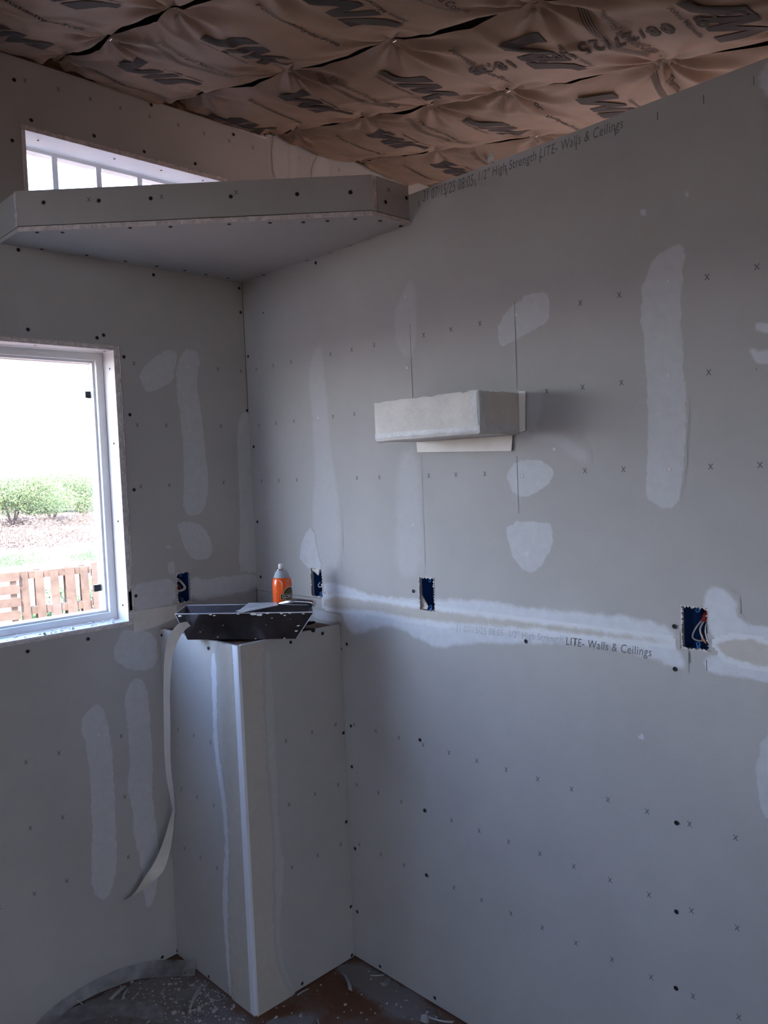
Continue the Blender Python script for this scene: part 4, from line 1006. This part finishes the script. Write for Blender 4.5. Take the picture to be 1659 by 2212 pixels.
def scrap(name, L_, R_, lab, cat='paper scrap', m=PAPER, h=.006, scale=True, reg=(0, 2040, .33755)):
    L_ = [(reg[0]+x*reg[2], reg[1]+y*reg[2]) for x, y in L_]; R_ = [(reg[0]+x*reg[2], reg[1]+y*reg[2]) for x, y in R_]
    n = len(L_); a = [drape(*p, h=.003+h*math.sin(math.pi*i/(n-1))) for i, p in enumerate(L_)]; b = [drape(*p, h=.002+h*.6*math.sin(math.pi*i/(n-1))) for i, p in enumerate(R_)]
    mb = MB(); mb.ribbon(cr_interp(a, 4), cr_interp(b, 4)); return mesh(name, mb.v, mb.f, m, None, smooth=True, loc=tuple(a[0]), label=lab, cat=cat)
DULL = mat('dusty_paper', (.42, .41, .40), .85)
scrap('paper_scrap', [(695,350),(745,300),(795,262)], [(715,358),(760,312),(812,266)], 'straight pale paper strip lying between the two tape bands, longest of three', m=DULL)
scrap('paper_scrap', [(775,355),(790,318),(812,282)], [(785,360),(800,322),(820,284)], 'short pale paper strip beside the longest one', m=DULL)
scrap('paper_scrap', [(838,352),(852,338),(872,318)], [(848,356),(860,342),(880,322)], 'tiny pale paper strip, third and rightmost beside the tape bands', m=DULL)
scrap('paper_scrap', [(1290,245),(1262,285),(1240,325),(1222,365),(1205,430)], [(1300,255),(1280,300),(1262,335),(1238,370),(1218,432)], 'twisted white paper strip on the floor left of the pedestal', m=DULL)
scrap('paper_scrap', [(490,360),(510,375),(535,395)], [(500,355),(522,370),(545,388)], 'small pale strip at the left where the two tape bands meet', m=DULL)
ZR = (540, 2040, .33755)
scrap('paper_scrap', [(580,180),(600,200),(622,245),(630,290)], [(598,185),(618,205),(645,250),(655,300)], 'curled white paper strip on the floor right of the pedestal', m=DULL, reg=ZR)
scrap('paper_scrap', [(830,245),(855,240),(870,210)], [(850,268),(885,262),(900,215)], 'bent grey tape scrap against the right wall base', m=MT, reg=ZR, h=.02)
scrap('paper_scrap', [(770,195),(800,196),(860,192)], [(772,200),(800,203),(862,198)], 'thin white sliver touching the right wall base', m=DULL, reg=ZR)
scrap('paper_scrap', [(300,322),(335,298),(372,280)], [(305,328),(338,306),(376,286)], 'white sliver along the foot of the pedestal, right side', m=DULL, reg=ZR)
scrap('paper_scrap', [(1095,450),(1130,445),(1145,468)], [(1090,490),(1120,505),(1148,505)], 'pale crumpled chip at the end of a strip, bottom right of the floor', m=DULL, reg=ZR)
scrap('paper_scrap', [(1140,458),(1200,478),(1250,488),(1300,490)], [(1140,470),(1200,490),(1250,500),(1298,505)], 'pale flat strip on the floor by the right wall, bottom right', m=DULL, reg=ZR)
scrap('paper_scrap', [(425,478),(430,490),(438,515)], [(432,476),(438,490),(444,515)], 'short white sliver on the floor right of the bead, at the bottom edge', m=DULL, reg=ZR)
# thin curled wire-like tape loop by the pedestal
pts = [drape(x*.33755, 2040+y*.33755, .004) for x, y in ((1335, 245), (1312, 275), (1320, 315), (1350, 348), (1395, 358), (1430, 345), (1445, 325))]
mb = MB(); mb.tube(cr_interp(pts, 5), .0012, 6)
mesh('string_loop', mb.v, mb.f, DULL, None, smooth=True, loc=tuple(pts[0]), label='thin pale curled string loop on the floor against the pedestal', cat='string')
# lid, only its far edge in the frame
c = PZ(160, 2258, .0); mb = MB(); mb.lathe((c.x, c.y, .001), [(.058, 0), (.062, .003), (.062, .012), (.058, .014), (.056, .010), (.0, .010)], 40)
ld = mesh('plastic_lid', mb.v, mb.f, WHITE, None, loc=(c.x, c.y, 0), label='round white lid lying on the floor at the bottom left edge', cat='lid')
# chips and dust
mb = MB(); rnd = random.Random(3)
def chip(x, y, s):
    n = rnd.choice((4, 5, 6)); a0 = rnd.random()*6
    mb.prism([(x+s*rnd.uniform(.5, 1.1)*math.cos(a0+2*math.pi*i/n), y+s*rnd.uniform(.5, 1.1)*math.sin(a0+2*math.pi*i/n), .0008) for i in range(n)], (rnd.uniform(-.2, .2)*s, 0, s*.45))
cnt = 0
while cnt < 520:
    if rnd.random() < .62: px_, py_ = rnd.gauss(400, 95), rnd.gauss(2165, 34)
    else: px_, py_ = rnd.uniform(60, 1000), rnd.uniform(2070, 2240)
    if py_ < 2062: continue
    p = PZ(px_, py_)
    if p.y > -.008 or p.x > -.008 or (p.x > PX-.01 and p.y > PY-.01): continue
    chip(p.x, p.y, abs(rnd.gauss(0, .0028))*.9+.0009); cnt += 1
mesh('plaster_chips', mb.v, mb.f, mat('chip_plaster', (.50, .48, .46), .9), None, kind='stuff', loc=(PX, PY-.1, 0), label='small white plaster chips scattered over the brown floor', cat='debris')
DUST = softmat('plaster_dust', (.36, .35, .34), .35, .95, nscale=9, amt=1.6, opac=.55)
patch([(60,2230),(250,2110),(420,2085),(500,2150),(560,2212),(560,2250),(60,2250)], 'F', DUST, floor, None, .05, step=.012, off=.0005, name='plaster_dust')
patch([(555,2210),(640,2180),(700,2190),(680,2240),(560,2250)], 'F', DUST, floor, None, .03, step=.012, off=.0007, name='plaster_dust')
patch([(700,2090),(768,2068),(860,2110),(980,2200),(880,2230),(780,2150)], 'F', DUST, floor, None, .03, step=.012, off=.0006, name='plaster_dust')
# ==================================================================== OUTDOORS
GZ = -.32
vs, fs = [], []
NX, NY = 60, 70
for j in range(NY+1):
    y = .18+300*(j/NY)**2.6
    for i in range(NX+1):
        x = -60+240*(i/NX); vs.append((x, y, GZ+.12*noise.noise((x*.15, y*.15, 0))*min(1, y/8)))
for j in range(NY):
    for i in range(NX): fs.append((j*(NX+1)+i, j*(NX+1)+i+1, (j+1)*(NX+1)+i+1, (j+1)*(NX+1)+i))
mesh('ground', vs, fs, SAND, None, smooth=True, kind='structure')
mb = MB(); mb.box((-60, -60, GZ-.1), (180, .179, GZ)); mb.make('ground_near', SAND, kind='structure')
def gh(x, y): return GZ+.12*noise.noise((x*.15, y*.15, 0))*min(1, y/8)
# pallets
QL, QR = PZ(42, 1233, .75), PZ(236, 1216, .75)
QL.z = QR.z = 0; fdir = (QR-QL).normalized(); fn = Vector((-fdir.y, fdir.x, 0))
if fn.dot(fw) > 0: fn = -fn            # towards the house
def FP(s, n, z): return QL+fdir*s+fn*n+Vector((0, 0, z))
def board(s0, s1, z0, z1, n0, n1, parent, lean=0., name='slat', m=LUMBER):
    mb = MB(); mb.hexa([FP(s0+lean*0, n0, z0), FP(s1, n0, z0), FP(s1, n1, z0), FP(s0, n1, z0), FP(s0+lean, n0, z1), FP(s1+lean, n0, z1), FP(s1+lean, n1, z1), FP(s0+lean, n1, z1)])
    return mb.make(name, m, parent)
rootB = thing('pallet', 'wooden pallet standing upright outside with vertical slats, middle of the row beyond the window', 'pallet', tuple(FP(.45, 0, GZ)), 'wooden pallets fencing the yard')
sc = (QR-QL).length/194
for i, (a, b) in enumerate(((3, 22), (36, 54), (68, 86), (100, 121), (133, 150))):
    board(a*sc, b*sc, GZ+.02, .74-.012*(i % 3), .020, .038, rootB, lean=-.03)
for i, (a, b) in enumerate(((30, 37), (93, 100), (128, 134))): board(a*sc, b*sc+.03, GZ+.05, .745, -.095, -.075, rootB)
for z in (GZ+.06, .28, .66): board(0, 150*sc, z, z+.075, -.074, .019, rootB, name='stringer')
rootC = thing('pallet', 'weathered wooden plank panel at the right end of the pallet row, by the window frame', 'pallet', tuple(FP(.9, 0, GZ)), 'wooden pallets fencing the yard')
for i in range(7): board(153*sc+i*.105, 153*sc+.095+i*.105, GZ+.02, .77-.01*(i % 2), .0, .018, rootC)
for z in (GZ+.1, .30, .62): board(153*sc, 153*sc+.73, z, z+.08, -.05, -.001, rootC, name='stringer')
rootA = thing('pallet', 'wooden pallet outside with horizontal slats at the left edge of the window view', 'pallet', tuple(FP(-.6, 0, GZ)), 'wooden pallets fencing the yard')
for i in range(8): board(-1.15, -.02+.01*(i % 2), GZ+.03+i*.135, GZ+.12+i*.135, .06, .08, rootA)
for s in (-1.15, -.62, -.10): board(s, s+.06, GZ+.02, .73, -.03, .059, rootA, name='stringer')
# leaves: many small blades grown on clumps, one mesh per plant
def foliage(centers, n, s, rnd, jit=.5):
    mb = MB()
    for _ in range(n):
        c, r = rnd.choice(centers); v = Vector((rnd.gauss(0, 1), rnd.gauss(0, 1), rnd.gauss(0, 1))); v.normalize(); v *= rnd.random()**.4
        p = Vector(c)+Vector((v.x*r[0], v.y*r[1], v.z*r[2])); d_ = Vector((rnd.gauss(0, 1), rnd.gauss(0, 1), rnd.gauss(0, 1))).normalized(); e_ = d_.orthogonal().normalized()*s*.35; d_ *= s*rnd.uniform(.6, 1.3)
        mb.add([p-d_, p+e_, p+d_, p-e_], [(0, 1, 2, 3)])
    return mb
def tree(px_, dist, w, h, seed, label, base_drop=0):
    rnd = random.Random(seed); v = ray(px_, 1040); v.z = 0; v.normalize(); c = CAM+v*dist; z0 = gh(c.x, c.y)
    root = thing('mesquite_tree', label, 'tree', (c.x, c.y, z0), 'desert trees beyond the yard')
    cs = []
    for i in range(20):
        a = rnd.random()*6.28; rr_ = rnd.random()**.5*w*.5
        cs.append(((c.x+rr_*math.cos(a), c.y+rr_*math.sin(a), z0+h*(.36+.40*rnd.random())-rr_*.12), (w*.2, w*.2, h*.24)))
    foliage(cs, 13000, .07, rnd).make('foliage', LEAF, root)
    mb = MB()
    for i in range(4):
        a = i*1.6+rnd.random(); L1 = w*rnd.uniform(.12, .26)
        mb.tube([(c.x, c.y, z0-.1), (c.x+L1*.4*math.cos(a), c.y+L1*.4*math.sin(a), z0+h*.25), (c.x+L1*math.cos(a), c.y+L1*math.sin(a), z0+h*.6)], [.055, .04, .02], 6)
    mb.make('trunk', BARK, root)
for i, (px_, dist, w, h, lab) in enumerate((
    (108, 46, 4.8, 2.7, 'pale green desert tree with dark forked trunk, middle of the window view'),
    (175, 50, 5.0, 3.6, 'taller pale green tree beside the window frame on the right'),
    (20, 42, 4.6, 3.0, 'low green tree at the left edge of the window view'),
    (140, 62, 6.0, 3.5, 'green tree further back between the middle and right trees'),
    (60, 60, 6.5, 3.4, 'green tree further back behind the left one'),
    (-60, 50, 6.0, 3.2, 'green tree outside to the left of the view'), (210, 60, 6.0, 3.4, 'green tree further back, partly behind the window frame'), (-150, 48, 6.5, 3.0, 'green tree furthest left of the row'))):
    tree(px_, dist, w, h, i+11, lab)
# far scrub line
rnd = random.Random(5); cs = []
for i in range(60):
    v = ray(-250+14*i*1.0, 1040); v.z = 0; v.normalize(); c = CAM+v*rnd.uniform(75, 95); cs.append(((c.x, c.y, GZ+.9), (2.2, 2.2, rnd.uniform(.9, 1.5))))
fo = foliage(cs, 14000, .16, rnd); mesh('distant_scrub', fo.v, fo.f, LEAF, None, kind='stuff', loc=(50, 60, GZ), label='line of hazy green scrub on the horizon', cat='scrub')
cs = []
for i in range(110):
    v = ray(rnd.uniform(-80, 260), 1040); v.z = 0; v.normalize(); c = CAM+v*rnd.choice((rnd.uniform(27, 40), rnd.uniform(39, 46))); cs.append(((c.x, c.y, gh(c.x, c.y)+.1), (.8, .8, rnd.uniform(.12, .55))))
fo = foliage(cs, 16000, .06, rnd); mesh('dry_grass', fo.v, fo.f, DRYG, None, kind='stuff', loc=(15, 30, GZ), label='dry tan grass tufts in front of the trees', cat='grass')
cs = []
for i in range(26):
    v = ray(rnd.choice((rnd.uniform(-40, 40), rnd.uniform(185, 230))), 1040); v.z = 0; v.normalize(); c = CAM+v*rnd.uniform(21, 25); cs.append(((c.x, c.y, gh(c.x, c.y)+.03), (.7, .7, .06)))
fo = foliage(cs, 3500, .04, rnd); mesh('low_green_weeds', fo.v, fo.f, LEAF2, None, kind='stuff', loc=(8, 20, GZ), label='low green weeds in patches beyond the bare ground', cat='weeds')
cs = []
for i in range(26):
    s = rnd.uniform(.1, .82); q_ = FP(s, -.35-rnd.random()*.6, 0); cs.append(((q_.x, q_.y, GZ+rnd.uniform(.15, .75)*(1 if s > .3 else .7)), (.16, .16, .16)))
fo = foliage(cs, 2600, .035, rnd); q_ = FP(.4, -.6, GZ); mesh('garden_weeds', fo.v, fo.f, LEAF2, None, kind='stuff', loc=tuple(q_), label='bright green leafy weeds right behind the pallets', cat='weeds')
